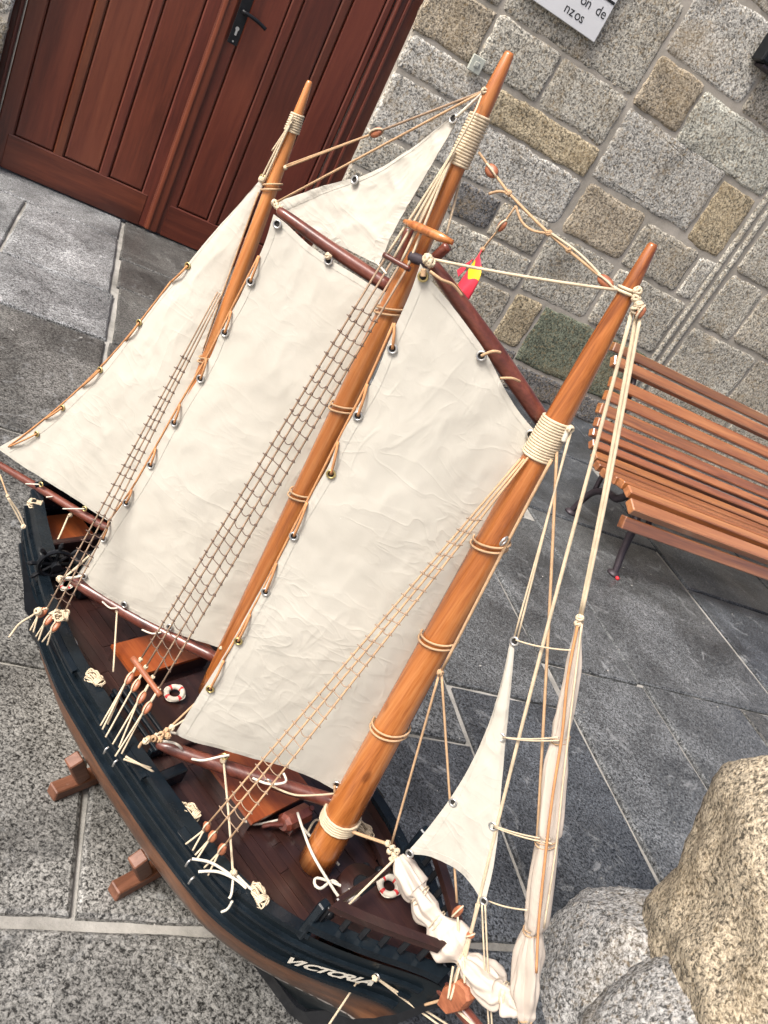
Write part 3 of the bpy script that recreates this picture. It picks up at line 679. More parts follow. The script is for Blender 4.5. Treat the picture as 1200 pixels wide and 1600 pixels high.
# ---- forecastle: raised deck, rail on stanchions
FZ = .312
fs = [.378, .40, .42, .44, .46, .48, .50, .515]
V = [Vector((s, -(hb(s)-.006), FZ)) for s in fs]+[Vector((s, hb(s)-.006, FZ)) for s in reversed(fs)]; n = len(V)
V2 = V+[v-UP*.012 for v in V]; F = [tuple(range(n)), tuple(range(2*n-1, n-1, -1))]+[(i, (i+1) % n, n+(i+1) % n, n+i) for i in range(n)]
fc = fix(mesh_obj('forecastle_deck', V2, F, M['deck'], hull))
box('forecastle_bulkhead', (.381, 0, .279), (.003, 0, 0), (0, .098, 0), (0, 0, .0205), M['deck'], fc, .001)
box('forecastle_beam', (.376, -.045, .358), (.0045, 0, 0), (.003, .052, 0), (0, 0, .0045), M['deck'], fc, .002)
for side in (-1, 1):
    def rl(ins, z, s0, s1, n=20): return [Vector((s, side*max(.002, hb(s)-ins), z+.09*(s-.37))) for s in [s0+(s1-s0)*i/n for i in range(n+1)]]
    v, f = sweep(rl(.014, .366, .374, .496), rl(-.002, .366, .374, .496), .010); fix(mesh_obj('forecastle_rail', v, f, M['deck'], fc))
    v, f = sweep(rl(.010, .328, .368, .520), rl(-.010, .326, .368, .520), .012); fix(mesh_obj('plank_sheer', v, f, M['topside'], fc))
    for s in (.372, .398, .42, .442, .463, .484):
        box('stanchion', (s, side*(hb(s)-.005), .342+.09*(s-.37)), (.004, 0, 0), (0, .0035, 0), (0, 0, .0145), M['blackpaint'], fc, .001)
    box('knighthead', (.366, side*(hb(.366)-.004), .322), (.006, 0, 0), (0, .008, 0), (0, 0, .036), M['topside'], fc, .002)
bl = MB()
v, f = tube_geo([(.345, -.035, .262), (.345, -.035, .276), (.345, -.035, .284)], [.014, .013, .016], 14); bl.add(v, f)

pit = MB(); v, f = tube_geo([(.365, .02, .257), (.365, .02, .285)], [.038, .036], 22); pit.add(v, f); v, f = tube_geo([(.365, .02, .2852), (.365, .02, .287)], [.018, .016], 18); pit.add(v, f, 1)
pit.build('capstan_drum', [M['deck'], M['blackpaint']], ship, True)
for dx, dy in ((.012, -.045), (-.01, .058), (.006, .075), (.02, .05)):
    v, f = tube_geo([(.352+dx, dy, .257), (.352+dx, dy, .27), (.352+dx, dy, .276)], [.007, .008, .004], 10); mesh_obj('belaying_pin', v, f, M['blackpaint'], ship, True)
# ---- poop: raised stern bulwark, bulkhead, helm
for side in (-1, 1):
    v, f = sweep([p for p in rail_line(side, .014, .037, -.484, -.335, 20)], rail_line(side, -.001, .037, -.484, -.335, 20), .035); fix(mesh_obj('quarter_bulwark', v, f, M['topside'], hull))
    v, f = sweep(rail_line(side, .017, .043, -.489, -.33, 20), rail_line(side, -.003, .043, -.489, -.33, 20), .006); fix(mesh_obj('quarter_rail', v, f, M['topside'], hull))
box('taffrail', (-.491, 0, .320), (.006, 0, 0), (0, .066, 0), (0, 0, .034), M['topside'], hull, .002)
box('poop_bulkhead', (-.365, 0, .30), (.006, 0, 0), (0, .106, 0), (0, 0, .030), M['deck'], hull, .002)
box('poop_hatch', (-.435, -.02, .272), (.045, 0, 0), (0, .05, 0), (0, 0, .015), M['hatch'], ship, .003)
box('binnacle', (-.318, -.035, .287), (.028, 0, 0), (0, .030, 0), (0, 0, .03), M['blackpaint'], ship, .003)
wh = MB(); wc = Vector((-.325, -.105, .318)); WA, WB = Vector((.25, .97, 0)).normalized(), UP
ring = [wc+(WA*math.cos(a)+UP*math.sin(a))*.026 for a in [2*math.pi*i/24 for i in range(24)]]; v, f = tube_geo(ring, .0042, 8, True); wh.add(v, f)
for i in range(8):
    a = 2*math.pi*i/8; d = WA*math.cos(a)+UP*math.sin(a); v, f = tube_geo([wc, wc+d*.028, wc+d*.038, wc+d*.044], [.003, .0025, .0042, .002], 7); wh.add(v, f)
v, f = tube_geo([wc+Vector((-.012, .003, 0)), wc+Vector((.012, -.003, 0))], .008, 10); wh.add(v, f)
wh.add(*box_geo(wc+Vector((-.016, .004, -.030)), (.006, 0, 0), (0, .018, 0), (0, 0, .032)))
tag(wh.build('steering_wheel', M['blackpaint'], ship, False), label='black spoked steering wheel on its pedestal')
# ---- deck houses
def hatch(name, pts, zb, zt, over=.0, label=None):
    c = sum((Vector((*p, 0)) for p in pts), Vector())/4
    lo = [Vector((p[0], p[1], zb)) for p in pts]; hi = [Vector((p[0], p[1], zt)) for p in pts]
    b = MB(); b.add(lo+hi, [(4, 5, 6, 7)]+[(i, (i+1) % 4, 4+(i+1) % 4, 4+i) for i in range(4)]); o = fix(b.build(name, M['deck'], ship))
    rp = [c+(Vector((*p, 0))-c)*1.06 for p in pts]; r0 = [Vector((p.x, p.y, zt+.0005)) for p in rp]; r1 = [Vector((p.x, p.y, zt+.006)) for p in rp]
    b = MB(); b.add(r0+r1, [(3, 2, 1, 0), (4, 5, 6, 7)]+[(i, (i+1) % 4, 4+(i+1) % 4, 4+i) for i in range(4)]); fix(b.build('hatch_cover', M['hatch'], o))
    return o
hatch('fore_hatch', [(.09, -.064), (.202, -.064), (.205, .055), (.09, .055)], ZD, .276)
hatch('main_hatch', [(-.155, -.083), (-.088, -.083), (-.088, .07), (-.155, .07)], ZD, .284)
# raised cabin top with a step between the main and the fore hatch
box('cabin_top', (-.015, .0, .262), (.058, 0, 0), (0, .105, 0), (0, 0, .006), M['deck'], ship, .002)
for k in range(3):
    box('pin_rail', (-.02+.0*k, -.118-.013*k+.02, .279+.0), (.062, 0, 0), (0, .0028, 0), (0, 0, .003), M['topside'], ship, .001)
for s in (-.075, .035):
    box('pin_rail_post', (s, -.112, .268), (.004, 0, 0), (0, .018, 0), (0, 0, .0085), M['topside'], ship, .001)
box('bulwark_knee', (.083, -.128, .270), (.008, 0, 0), (0, .026, 0), (0, 0, .014), M['topside'], ship, .002)
# windlass
wd = MB(); c = Vector((.228, .004, .276)); v, f = tube_geo([c+Vector((-.002, -.026, 0)), c+Vector((-.002, -.02, 0)), c+Vector((0, .022, 0)), c+Vector((0, .028, 0))], [.010, .015, .015, .010], 8); wd.add(v, f)
wd.add(*box_geo(c+Vector((0, 0, -.013)), (.012, 0, 0), (0, .012, 0), (0, 0, .007))); v, f = tube_geo([c+Vector((0, -.022, 0)), c+Vector((-.012, -.04, -.004)), c+Vector((-.018, -.046, -.012))], .0035, 7); wd.add(v, f)
v, f = tube_geo([c+Vector((0, .024, 0)), c+Vector((.004, .024, .016))], .004, 7); wd.add(v, f); wd.build('windlass', M['spar'], ship)
# life rings
def life_ring(p, r, nrm):
    nrm = Vector(nrm).normalized(); x, y = frame_of(nrm); b = MB(); n = 40; tr = r*.36
    pts = [Vector(p)+(x*math.cos(a)+y*math.sin(a))*r for a in [2*math.pi*i/n for i in range(n)]]
    v, f = tube_geo(pts, tr, 10, True)
    b.v = v; b.f = f; b.m = [1 if ((i//10) % 10) in (0, 9) else 0 for i in range(len(f))]
    o = b.build('life_ring', [M['ringwhite'], M['red']], ship, True)
    tube('grab_line', [Vector(p)+(x*math.cos(a)+y*math.sin(a))*(r+tr*.9+.0012*math.sin(4*a)) for a in [2*math.pi*i/40 for i in range(40)]], .0008, M['rope_white'], o, 5, True)
life_ring(sz(273, 1083, .276), .0125, (-.1, -.3, 1)); life_ring(sz(608, 1384, .319), .0128, (-.1, -.2, 1)); life_ring(sz(104, 912, .285), .009, (0, -.6, .6))
# cleats on the bulwark top (rounded iron lugs)
for s in (-.20, .10, .235, .305):
    v, f = tube_geo(smooth_path([(s-.012, -(hb(s)-.024), .262), (s-.006, -(hb(s)-.024), .268), (s+.006, -(hb(s)-.024), .268), (s+.012, -(hb(s)-.024), .262)], 3), .0028, 6); mesh_obj('cleat', v, f, M['metal'], ship, True)
# ship's name on the starboard bow
def name_xf(x, y):
    s = .376+x; u = (s-S_ST)/(S_BW-S_ST); z = .2315+(s-.376)*.33+y
    z = min(z, .284); js = [q for q in range(8, 12)]
    def zz(j): return hull_pt(j, u, -1).z
    for j in js:
        a, b = hull_pt(j, u, -1), hull_pt(j+1, u, -1)
        if z <= b.z or j == js[-1]: t = (z-a.z)/(b.z-a.z); p = a.lerp(b, t); break
    return (p.x, p.y-.0095, p.z)
for i, (ch, xo) in enumerate(zip('VICTORIA', (.0, .0135, .0205, .0345, .0470, .0610, .0740, .0810))):
    o = text_mesh(ch, .0235, 'lettering', M['rope_white'], hull, lambda x, y, xo=xo: name_xf(xo*.97+x*1.0, y), .25, .0009)
    o['label'] = 'white painted letter '+ch

# ---- masts
def mast(name, pxs):
    P = [st(x, y) for x, y, _ in pxs]; r = [px2m(p, q[2]) for p, q in zip(P, pxs)]
    a, b = P[0], P[-1]; o = []; rr = []
    for i in range(25):
        t = i/24; z = a.z+(b.z-a.z)*t; p = a.lerp(b, t); o.append(p); rr.append(interp(sorted([(q.z, k) for q, k in zip(P, r)]), z))
    d = (b-a).normalized(); o.append(b+d*.003); rr.append(rr[-1]*.72)
    ob = tube(name, o, rr, M['mast'], ship, 20); return ob, a, b, (lambda z: interp(sorted([(q.z, k) for q, k in zip(P, r)]), z))
FM, fa, fb, frad = mast('foremast', [(494, 1348, 28), (515, 1309, 28), (600, 1150, 26), (700, 970, 25), (820, 748, 23.5), (872, 655, 21), (920, 567, 19), (985, 448, 13), (1019, 385, 8.5)])
MM, ma, mb_, mrad = mast('mainmast', [(330, 1083, 21), (420, 890, 20), (600, 500, 18.5), (640, 415, 17.5), (690, 310, 15), (735, 215, 14), (765, 150, 13), (795, 86, 8.5)])
ZM, za, zb_, zrad = mast('mizzenmast', [(205, 900, 15), (315, 590, 13), (370, 440, 12), (430, 283, 10.5), (455, 207, 9.5), (483, 130, 5)])
def on_mast(a, b, z): t = (z-a.z)/(b.z-a.z); return a.lerp(b, t)
def coil(name, a, b, z0, z1, radf, r, mat, parent, extra=.0, slack=0.0):
    turns = max(1, round((z1-z0)/(r*1.85))); pts = []; d = (b-a).normalized(); x, y = frame_of(d)
    for i in range(turns*16+1):
        t = i/16; z = z0+(z1-z0)*i/(turns*16); p = on_mast(a, b, z); ang = 2*math.pi*t; rr = radf(z)+r*.9+extra
        pts.append(p+(x*math.cos(ang)+y*math.sin(ang))*rr+d*slack*math.sin(ang))
    return tube(name, pts, r, mat, parent, 6)
coil('rope_whipping', fa, fb, st(836, 712).z, st(868, 652).z, frad, .0017, M['rope'], ship)
coil('rope_whipping', fa, fb, st(979, 462).z, st(984, 450).z, frad, .0017, M['rope'], ship)
coil('rope_whipping', ma, mb_, st(718, 262).z, st(750, 180).z, mrad, .0018, M['rope'], ship)
coil('rope_whipping', za, zb_, st(456, 208).z, st(462, 176).z, zrad, .0016, M['rope'], ship)
coil('rope_whipping', fa, fb, st(533, 1293).z, st(541, 1277).z, frad, .0020, M['rope'], ship)

# ---- sails
def plane3(a, b, c): n = (b-a).cross(c-a).normalized(); n = -n if n.y > 0 else n; return (a, n)
def edge_len(E): return [sum((E[i+1]-E[i]).length for i in range(k)) for k in range(len(E))]
def resample(E, n):
    L = edge_len(E); T = L[-1]; o = []
    for i in range(n+1):
        x = T*i/n
        for k in range(len(E)-1):
            if x <= L[k+1]+1e-9: o.append(E[k].lerp(E[k+1], (x-L[k])/max(1e-9, L[k+1]-L[k]))); break
        else: o.append(E[-1].copy())
    return o
def sail(name, pl, top, right, bottom, left, label, nu=56, nv=84, camber=.0, mat='canvas', seed=0, tension=1.0, hem=True):
    """edges as photo polylines: top and bottom run aft->fore (left to right), left and right run top->bottom"""
    E = [resample(smooth_path([spl(x, y, pl) for x, y in e], 5), n) for e, n in ((top, nu), (right, nv), (bottom, nu), (left, nv))]
    T, Rr, B, Lf = E; n = pl[1]; V = []; F = []
    def disp(p, u, v):
        d = camber*(4*u*(1-u))*(4*v*(1-v))**.7
        q = Vector((p.x, p.z, seed))
        a = math.sin(3.1+u*2); w = Vector((q.x*(6+2*a)+q.y*3, q.y*5-q.x*2, seed))
        d += .0012*noise.noise(w*2.0)+.0008*noise.noise(Vector((q.x*38-q.y*14, q.y*16+q.x*10, seed+4)))*tension
        r1 = 1-abs(noise.noise(Vector((q.x*26+q.y*12, q.y*20-q.x*8, seed+9)))*2); d += .0009*max(0, r1-.55)*2.2*tension
        r2 = 1-abs(noise.noise(Vector((q.x*55-q.y*22, q.y*44+q.x*30, seed+2)))*2); d += .0005*max(0, r2-.6)*2.2*tension
        return d
    for j in range(nv+1):
        v = j/nv
        for i in range(nu+1):
            u = i/nu
            p = (T[i]*(1-v)+B[i]*v)+(Lf[j]*(1-u)+Rr[j]*u)-((T[0]*(1-u)+T[-1]*u)*(1-v)+(B[0]*(1-u)+B[-1]*u)*v)
            V.append(p+n*disp(p, u, v))
    for j in range(nv):
        for i in range(nu): F.append((j*(nu+1)+i, j*(nu+1)+i+1, (j+1)*(nu+1)+i+1, (j+1)*(nu+1)+i))
    o = mesh_obj(name, V, F, M[mat], ship, True); o['label'] = label
    sm = o.modifiers.new('thickness', 'SOLIDIFY'); sm.thickness = .0012; sm.offset = -1 if o.data.polygons[0].normal.dot(n) > 0 else 1
    if hem:
        wv, wu = .011, .011
        H = MB()
        def strip(ids_a, ids_b):
            k = len(ids_a); v0 = [V[a]+n*.0001 for a in ids_a]+[V[a]+n*.0003 for a in ids_a]+[V[b]+n*.00045 for b in ids_b]+[V[b]+n*.0002 for b in ids_b]
            f0 = [(r_*k+i, r_*k+i+1, (r_+1)*k+i+1, (r_+1)*k+i) for r_ in range(3) for i in range(k-1)]
            H.add(v0, f0)
        lu = (T[0]-T[-1]).length+(B[0]-B[-1]).length; lv = (Lf[0]-Lf[-1]).length
        du = max(1, round(.022/lu*nu)); dv = max(1, round(.010/lv*nv))
        strip([j*(nu+1) for j in range(nv+1)], [j*(nu+1)+du for j in range(nv+1)])
        strip([j*(nu+1)+nu for j in range(nv+1)], [j*(nu+1)+nu-du for j in range(nv+1)])
        strip(list(range(nu+1)), [dv*(nu+1)+i for i in range(nu+1)])
        strip([nv*(nu+1)+i for i in range(nu+1)], [(nv-dv)*(nu+1)+i for i in range(nu+1)])
        h = H.build('hem', M[mat], o, False); h['kind'] = 'stuff'
    return o
def grommet(sailo, pl, x, y, r=.0062, mat='metal'):
    c = spl(x, y, pl, .004); n = pl[1]; a, b = frame_of(n); g = MB(); k = 18
    ring = [c+(a*math.cos(q)+b*math.sin(q))*r*.76 for q in [2*math.pi*i/k for i in range(k)]]; v, f = tube_geo(ring, r*.22, 6, True); g.add(v, f)
    d = [c-n*.0008+(a*math.cos(q)+b*math.sin(q))*r*.62 for q in [2*math.pi*i/k for i in range(k)]]; g.add(d, [tuple(range(k))], 1)
    return g.build('grommet', [M[mat], M['black_hole']], sailo, True)
def lace(sailo, pl, pts, r=.0016, mat='lacing', off=.006, name='lacing'):
    return tube(name, smooth_path([spl(x, y, pl, off) for x, y in pts], 4), r, M[mat], sailo, 6)

# foresail
f_thr, f_tack, f_clew = st(842, 668), st(528, 1238), sz(275, 1145, .352)
PF = plane3(f_thr, f_tack, f_clew)
fsail = sail('foresail', PF, [(657, 412), (672, 436), (700, 470), (738, 520), (762, 556), (790, 610), (812, 645), (838, 676)], [(838, 676), (800, 752), (752, 846), (690, 966), (622, 1092), (570, 1172), (528, 1236)],
             [(274, 1146), (300, 1158), (352, 1172), (400, 1186), (450, 1200), (490, 1216), (528, 1236)], [(657, 412), (640, 460), (608, 532), (585, 590), (556, 640), (528, 690), (512, 730), (470, 800), (450, 838), (425, 890), (405, 925), (380, 970), (362, 1003), (340, 1040), (316, 1078), (274, 1146)],
             'large cream gaff foresail laced to the foremast', camber=.010, seed=1.5)
MAINPL = None
m_thr, m_tack, m_clew = st(598, 450), st(345, 1012), sz(122, 900, .35)
PM = plane3(m_thr, m_tack, m_clew)
msail = sail('mainsail', PM, [(428, 335), (450, 352), (480, 380), (515, 405), (548, 425), (575, 442), (604, 458)], [(604, 458), (560, 560), (500, 690), (440, 820), (390, 925), (346, 1012)],
             [(122, 898), (150, 922), (192, 948), (232, 970), (262, 984), (300, 998), (346, 1012)], [(428, 335), (412, 385), (390, 432), (372, 470), (348, 512), (330, 555), (312, 588), (290, 622), (270, 656), (250, 692), (234, 724), (214, 758), (194, 786), (175, 815), (158, 842), (122, 898)],
             'cream gaff mainsail between mainmast and mizzenmast', camber=.008, seed=5.5)
z_head, z_tack, z_clew = st(408, 286), st(222, 845), sz(0, 712, .35)
PZ = plane3(z_head, z_tack, z_clew)
zsail = sail('mizzen_sail', PZ, [(404, 284), (408, 283), (412, 286)], [(412, 286), (386, 350), (352, 450), (318, 545), (288, 640), (255, 740), (222, 840)],
             [(-4, 716), (30, 738), (62, 756), (95, 774), (130, 794), (165, 815), (222, 840)], [(404, 284), (375, 318), (335, 362), (292, 414), (252, 460), (216, 504), (184, 545), (156, 578), (125, 608), (96, 634), (60, 664), (-4, 700)],
             'triangular cream mizzen sail at the stern', camber=.006, seed=9.5, nu=44)
t1, t2, t3 = st(712, 182), st(432, 320), st(590, 412); PT = (t1, Vector((0, -1, 0)))
tsail = sail('topsail', PT, [(712, 178), (714, 180), (717, 184)], [(717, 184), (690, 232), (655, 290), (620, 352), (592, 414)], [(432, 322), (470, 350), (510, 375), (550, 395), (592, 414)],
             [(712, 178), (665, 216), (620, 248), (575, 272), (530, 284), (490, 296), (432, 316)], 'small triangular topsail above the main gaff', nu=36, nv=50, seed=12.5, tension=1.6)
PJ = (st(800, 1003), Vector((.10, -1, .05)).normalized())
jib = sail('jib', PJ, [(798, 1000), (801, 999), (805, 1003)], [(805, 1003), (798, 1080), (790, 1160), (783, 1240), (779, 1300), (770, 1360), (757, 1414)],
           [(634, 1334), (670, 1338), (705, 1352), (732, 1375), (757, 1414)], [(798, 1000), (785, 1060), (766, 1125), (738, 1190), (705, 1245), (668, 1295), (634, 1334)], 'small triangular jib forward of the foremast', nu=36, nv=56, seed=15.5, camber=.006)
for g in [(613, 545), (559, 650), (517, 741), (459, 838), (415, 925), (372, 1002), (328, 1077), (661, 432), (752, 556), (829, 679), (746, 852), (665, 992), (590, 1128), (526, 1226), (351, 1182), (418, 1222)]: grommet(fsail, PF, *g, mat='brass' if g[1] % 3 == 0 else 'metal')
for g in [(433, 350), (391, 440), (351, 520), (313, 592), (272, 661), (235, 727), (197, 786), (161, 842), (131, 900), (194, 945), (265, 980), (513, 407)]: grommet(msail, PM, *g)
for g in [(410, 278), (293, 415), (217, 504), (156, 578), (97, 637), (57, 678), (64, 757), (132, 795)]: grommet(zsail, PZ, *g, r=.0055, mat='brass')
for g in [(708, 185), (554, 281)]: grommet(tsail, PT, *g)
for g in [(804, 1002), (783, 1152), (708, 1254), (770, 1291), (640, 1334), (756, 1408)]: grommet(jib, PJ, *g)
# lacing cords along the leeches
def lacing_run(so, pl, gs, edge):
    for i, (gx, gy) in enumerate(gs[:-1]):
        ex, ey = edge[i]; tube('lacing', smooth_path([spl(gx, gy, pl, .005), spl((gx+ex)/2+1, (gy+ey)/2, pl, .008), spl(ex, ey, pl, .003)], 4), .0017, M['lacing'], so, 6)
    tube('leech_line', smooth_path([spl(x-1, y, pl, .001) for x, y in edge], 3), .0015, M['lacing'], so, 6)
lacing_run(fsail, PF, [(613, 545), (559, 650), (517, 741), (459, 838), (415, 925), (372, 1002), (328, 1077), (0, 0)], [(616, 505), (574, 600), (528, 690), (480, 785), (432, 880), (391, 960), (350, 1032)])
lacing_run(msail, PM, [(391, 440), (351, 520), (313, 592), (272, 661), (235, 727), (197, 786), (161, 842), (0, 0)], [(405, 400), (361, 486), (323, 560), (281, 632), (243, 700), (206, 765), (170, 815)])
lacing_run(zsail, PZ, [(293, 415), (217, 504), (156, 578), (97, 637), (57, 678), (0, 0)], [(268, 440), (196, 532), (128, 604), (70, 655), (14, 698)])
# mast hoops of the foresail and the mainsail
def hoop(pa, pb, radf, x, y, so, mat='rope_tan'):
    for dz in (-.0035, .0035):
        p = st(x, y); c = on_mast(pa, pb, p.z+dz); r = radf(c.z)+.003; d = (pb-pa).normalized(); a, b = frame_of(d)
        tube('mast_hoop', [c+(a*math.cos(q)+b*math.sin(q))*r+d*.006*math.cos(q+1.1) for q in [2*math.pi*i/28 for i in range(28)]], .0014, M[mat], so, 6, True)
for x, y in ((768, 850), (688, 1000), (610, 1136)): hoop(fa, fb, frad, x, y, fsail)
for x, y in ((606, 482), (535, 632), (472, 768)): hoop(ma, mb_, mrad, x, y, msail)
for x, y in ((424, 292), (318, 552)): hoop(za, zb_, zrad, x, y, zsail)
# ---- spars
def spar(name, P, w, mat, label):
    P = smooth_path(P, 6); ws = [px2m(p, interp([(0, w[0]), (.15, w[1]), (.6, w[2]), (1, w[3])], i/(len(P)-1))) for i, p in enumerate(P)]
    P = [P[0]+(P[0]-P[1]).normalized()*.003]+P+[P[-1]+(P[-1]-P[-2]).normalized()*.003]; ws = [ws[0]*.6]+ws+[ws[-1]*.6]
    o = tube(name, P, ws, M[mat], ship, 14); o['label'] = label; return o
o4 = -.012
spar('fore_gaff', [spl(672, 408, PF, o4), spl(760, 530, PF, o4), spl(846, 655, PF, o4)], (9, 12, 15, 13), 'spar', 'dark red gaff of the foresail')
spar('main_gaff', [spl(437, 330, PM, o4), spl(520, 390, PM, o4), spl(608, 448, PM, o4)], (7, 9, 11, 11), 'spar', 'dark red gaff of the mainsail')
spar('fore_boom', [spl(248, 1163, PF, -.004), spl(380, 1208, PF, -.004), spl(528, 1254, PF, -.004)], (7, 11, 12, 11), 'spar', 'dark red boom of the foresail')
spar('main_boom', [spl(113, 906, PM, -.004), spl(220, 970, PM, -.004), spl(338, 1028, PM, -.004)], (7, 10, 10, 9), 'spar', 'dark red boom of the mainsail')
spar('mizzen_boom', [spl(-8, 722, PZ, -.004), spl(70, 768, PZ, -.004), spl(150, 816, PZ, -.004), spl(224, 852, PZ, -.004)], (5, 6, 7, 7), 'spar', 'brown boom of the mizzen sail')
spar('bowsprit', [(.49, 0, .303), (.58, 0, .309), (.69, 0, .312)], (13, 13, 11, 8), 'spar', 'dark bowsprit above the stem')

# ---- rigging
def rope(name, pts, r=.0017, mat='rope', sag=0.0, parent=ship, n=6, wig=.0):
    pts = [Vector(p) for p in pts]
    if len(pts) == 2: P = sagged(pts[0], pts[1], sag, 10, wig)
    else: P = smooth_path(pts, 5)
    return tube(name, P, r, M[mat], parent, n)
def knot(p, r, mat='rope', parent=ship, seed=0):
    rng = random.Random(seed+int(p[0]*1e4)); p = Vector(p); b = MB(); r *= .8; mat = {'rope_white': 'rope'}.get(mat, mat)
    for k in range(4):
        ax = Vector((rng.uniform(-1, 1), rng.uniform(-1, 1), rng.uniform(-1, 1))).normalized(); x, y = frame_of(ax); c = p+ax*r*.3*rng.uniform(-1, 1)
        v, f = tube_geo([c+(x*math.cos(a)+y*math.sin(a))*r*.72 for a in [2*math.pi*i/10 for i in range(10)]], r*.30, 6, True); b.add(v, f)
    o = b.build('knot', M[mat], parent, True); o['kind'] = 'stuff'; return o
def block(p, d, L=.016, w=.0095, mat='block', strop='rope', parent=ship, face=(0, -1, .4), name='pulley_block'):
    p, d = Vector(p), Vector(d).normalized(); fz = Vector(face); y = (fz-d*fz.dot(d)).normalized(); x = d.cross(y); b = MB(); n = 14; m = 9; V = []; F = []
    for i in range(m):
        a = math.pi*i/(m-1); r = max(.05, math.sin(a)**.7)
        for k in range(n):
            q = 2*math.pi*k/n; V.append(p+d*(-math.cos(a))*L/2+(x*math.cos(q)*w/2+y*math.sin(q)*w*.32)*r)
    for i in range(m-1):
        for k in range(n): F.append((i*n+k, i*n+(k+1) % n, (i+1)*n+(k+1) % n, (i+1)*n+k))
    F += [tuple(range(n-1, -1, -1)), tuple((m-1)*n+k for k in range(n))]
    o = mesh_obj(name, V, F, M[mat], parent, True)
    tube('strop', [p+d*math.cos(q)*L*.56+y*math.sin(q)*w*.42+x*0 for q in [2*math.pi*i/20 for i in range(20)]], .0013, M[strop], o, 5, True)
    return o
def shroud_set(tops, lows, r, mat, rungs, v0, v1, seed, ratmat, batten=None):
    rng = random.Random(seed); sh = [tube('shroud', sagged(a, b, .002, 10), r, M[mat], ship, 6) for a, b in zip(tops, lows)]
    for i in range(rungs):
        v = v0+(v1-v0)*(i+rng.uniform(-.12, .12))/(rungs-1); P = []
        pts = [a.lerp(b, v+rng.uniform(-.002, .002))-UP*(.002*4*v*(1-v)) for a, b in zip(tops, lows)]
        for q in range(len(pts)-1):
            a, b = pts[q], pts[q+1]; sg = (a-b).length*rng.choice((.0, .03, .08, .15, .3)); out = Vector((0, -.0015, 0))
            P += [a+out, a.lerp(b, .3)-UP*sg*.8+out, a.lerp(b, .7)-UP*sg*.9+out]
        P.append(pts[-1]+Vector((0, -.0015, 0))); d0 = (pts[0]-pts[-1]).normalized()*.004
        b = MB(); v_, f_ = tube_geo([pts[0]+d0+Vector((0, -.001, 0))]+smooth_path(P, 3)+[pts[-1]-d0+Vector((0, -.001, 0))], .0007, 5); b.add(v_, f_)
        for p in pts: v_, f_ = tube_geo([p+Vector((0, 0, -.0022)), p, p+Vector((0, 0, .0022))], [.0012, r*1.75, .0012], 6); b.add(v_, f_)
        b.build('ratline', M[ratmat], sh[0], True)['kind'] = 'stuff'
# foremast shrouds
def lowpt(x, y, z): return sz(x, y, z)
ft = [Vector((p.x, -frad(p.z)-.003-k*.0005, p.z)) for k, p in enumerate([st(826, 716), st(832, 716), st(838, 714)])]
fl = [lowpt(324, 1288, .325), lowpt(335, 1302, .325), lowpt(350, 1322, .325)]
shroud_set(ft, fl, .0013, 'rope_tan', 31, .14, .95, 1, 'rope_brown')
def lanyards(lows, blocks, feet, mat='rope', extra=0):
    for i, (l, bpx, fpx) in enumerate(zip(lows, blocks, feet)):
        b = sz(*bpx); d = (l-b); block(b, d, .019, .013)
        rope('lanyard', [l, b+d.normalized()*.008], .0022, mat)
        for k, q in enumerate(fpx):
            rope('lanyard', [b-d.normalized()*.004+Vector((0, -.003, 0)), sz(*q)], .0013, mat, .001); 
lanyards(fl, [(323, 1292, .318), (332, 1307, .318), (347, 1327, .318)], [[(290, 1319, .29), (301, 1329, .29)], [(305, 1336, .29), (308, 1342, .29)], [(319, 1356, .29), (325, 1368, .29)]])
# mainmast shrouds: spread by a batten high up, another low down
mt = [Vector((p.x, -mrad(p.z)-.016+k*.002, p.z)) for k, p in enumerate([st(611, 402, -.02), st(620, 407, -.02), st(630, 413, -.02), st(639, 419, -.02)])]
ml = [lowpt(220, 1030, .352), lowpt(228, 1042, .352), lowpt(239, 1058, .352), lowpt(248, 1077, .352)]
shroud_set(mt, ml, .00135, 'rope_brown', 34, .10, .94, 2, 'rope_dark')
for p in mt: rope('shroud_top', [p, (on_mast(ma, mb_, st(728, 242).z)+Vector((0, -mrad(1.0)-.003, 0)))], .0017, 'rope')
rope('spreader_bar', [mt[0].lerp(mt[3], -.12), mt[0].lerp(mt[3], 1.12)], .0034, 'spar', n=8)
rope('spreader_bar', [sz(207, 1028, .350), sz(251, 1087, .350)], .0044, 'block', n=8)
for p in ml: knot(p, .0045)
lanyards(ml, [(202, 1060, .332), (212, 1071, .332), (221, 1090, .332), (230, 1106, .332)], [[(157, 1134, .29), (160, 1140, .29), (168, 1132, .29)], [(165, 1152, .29), (172, 1140, .29)], [(176, 1163, .29), (186, 1168, .29)], [(180, 1182, .29), (190, 1178, .29)]])
# mizzen shrouds
zt = [Vector((p.x, -zrad(p.z)-.003, p.z)) for p in [st(352, 458), st(355, 460), st(358, 462)]]
zl = [lowpt(74, 950, .345), lowpt(86, 955, .345), lowpt(98, 962, .345)]
shroud_set(zt, zl, .0012, 'rope_brown', 26, .20, .96, 3, 'rope_dark')
lanyards(zl, [(66, 957, .335), (76, 968, .335), (87, 978, .335)], [[(47, 985, .305), (52, 988, .305)], [(56, 995, .30), (60, 1001, .30)], [(66, 1003, .30), (74, 1008, .30)]])
rope('loose_end', [sz(66, 950, .335), sz(50, 962, .32), sz(30, 975, .30), sz(14, 996, .28)], .0016, 'rope'); knot(sz(60, 955, .34), .008); knot(sz(94, 905, .36), .008, 'rope_white')

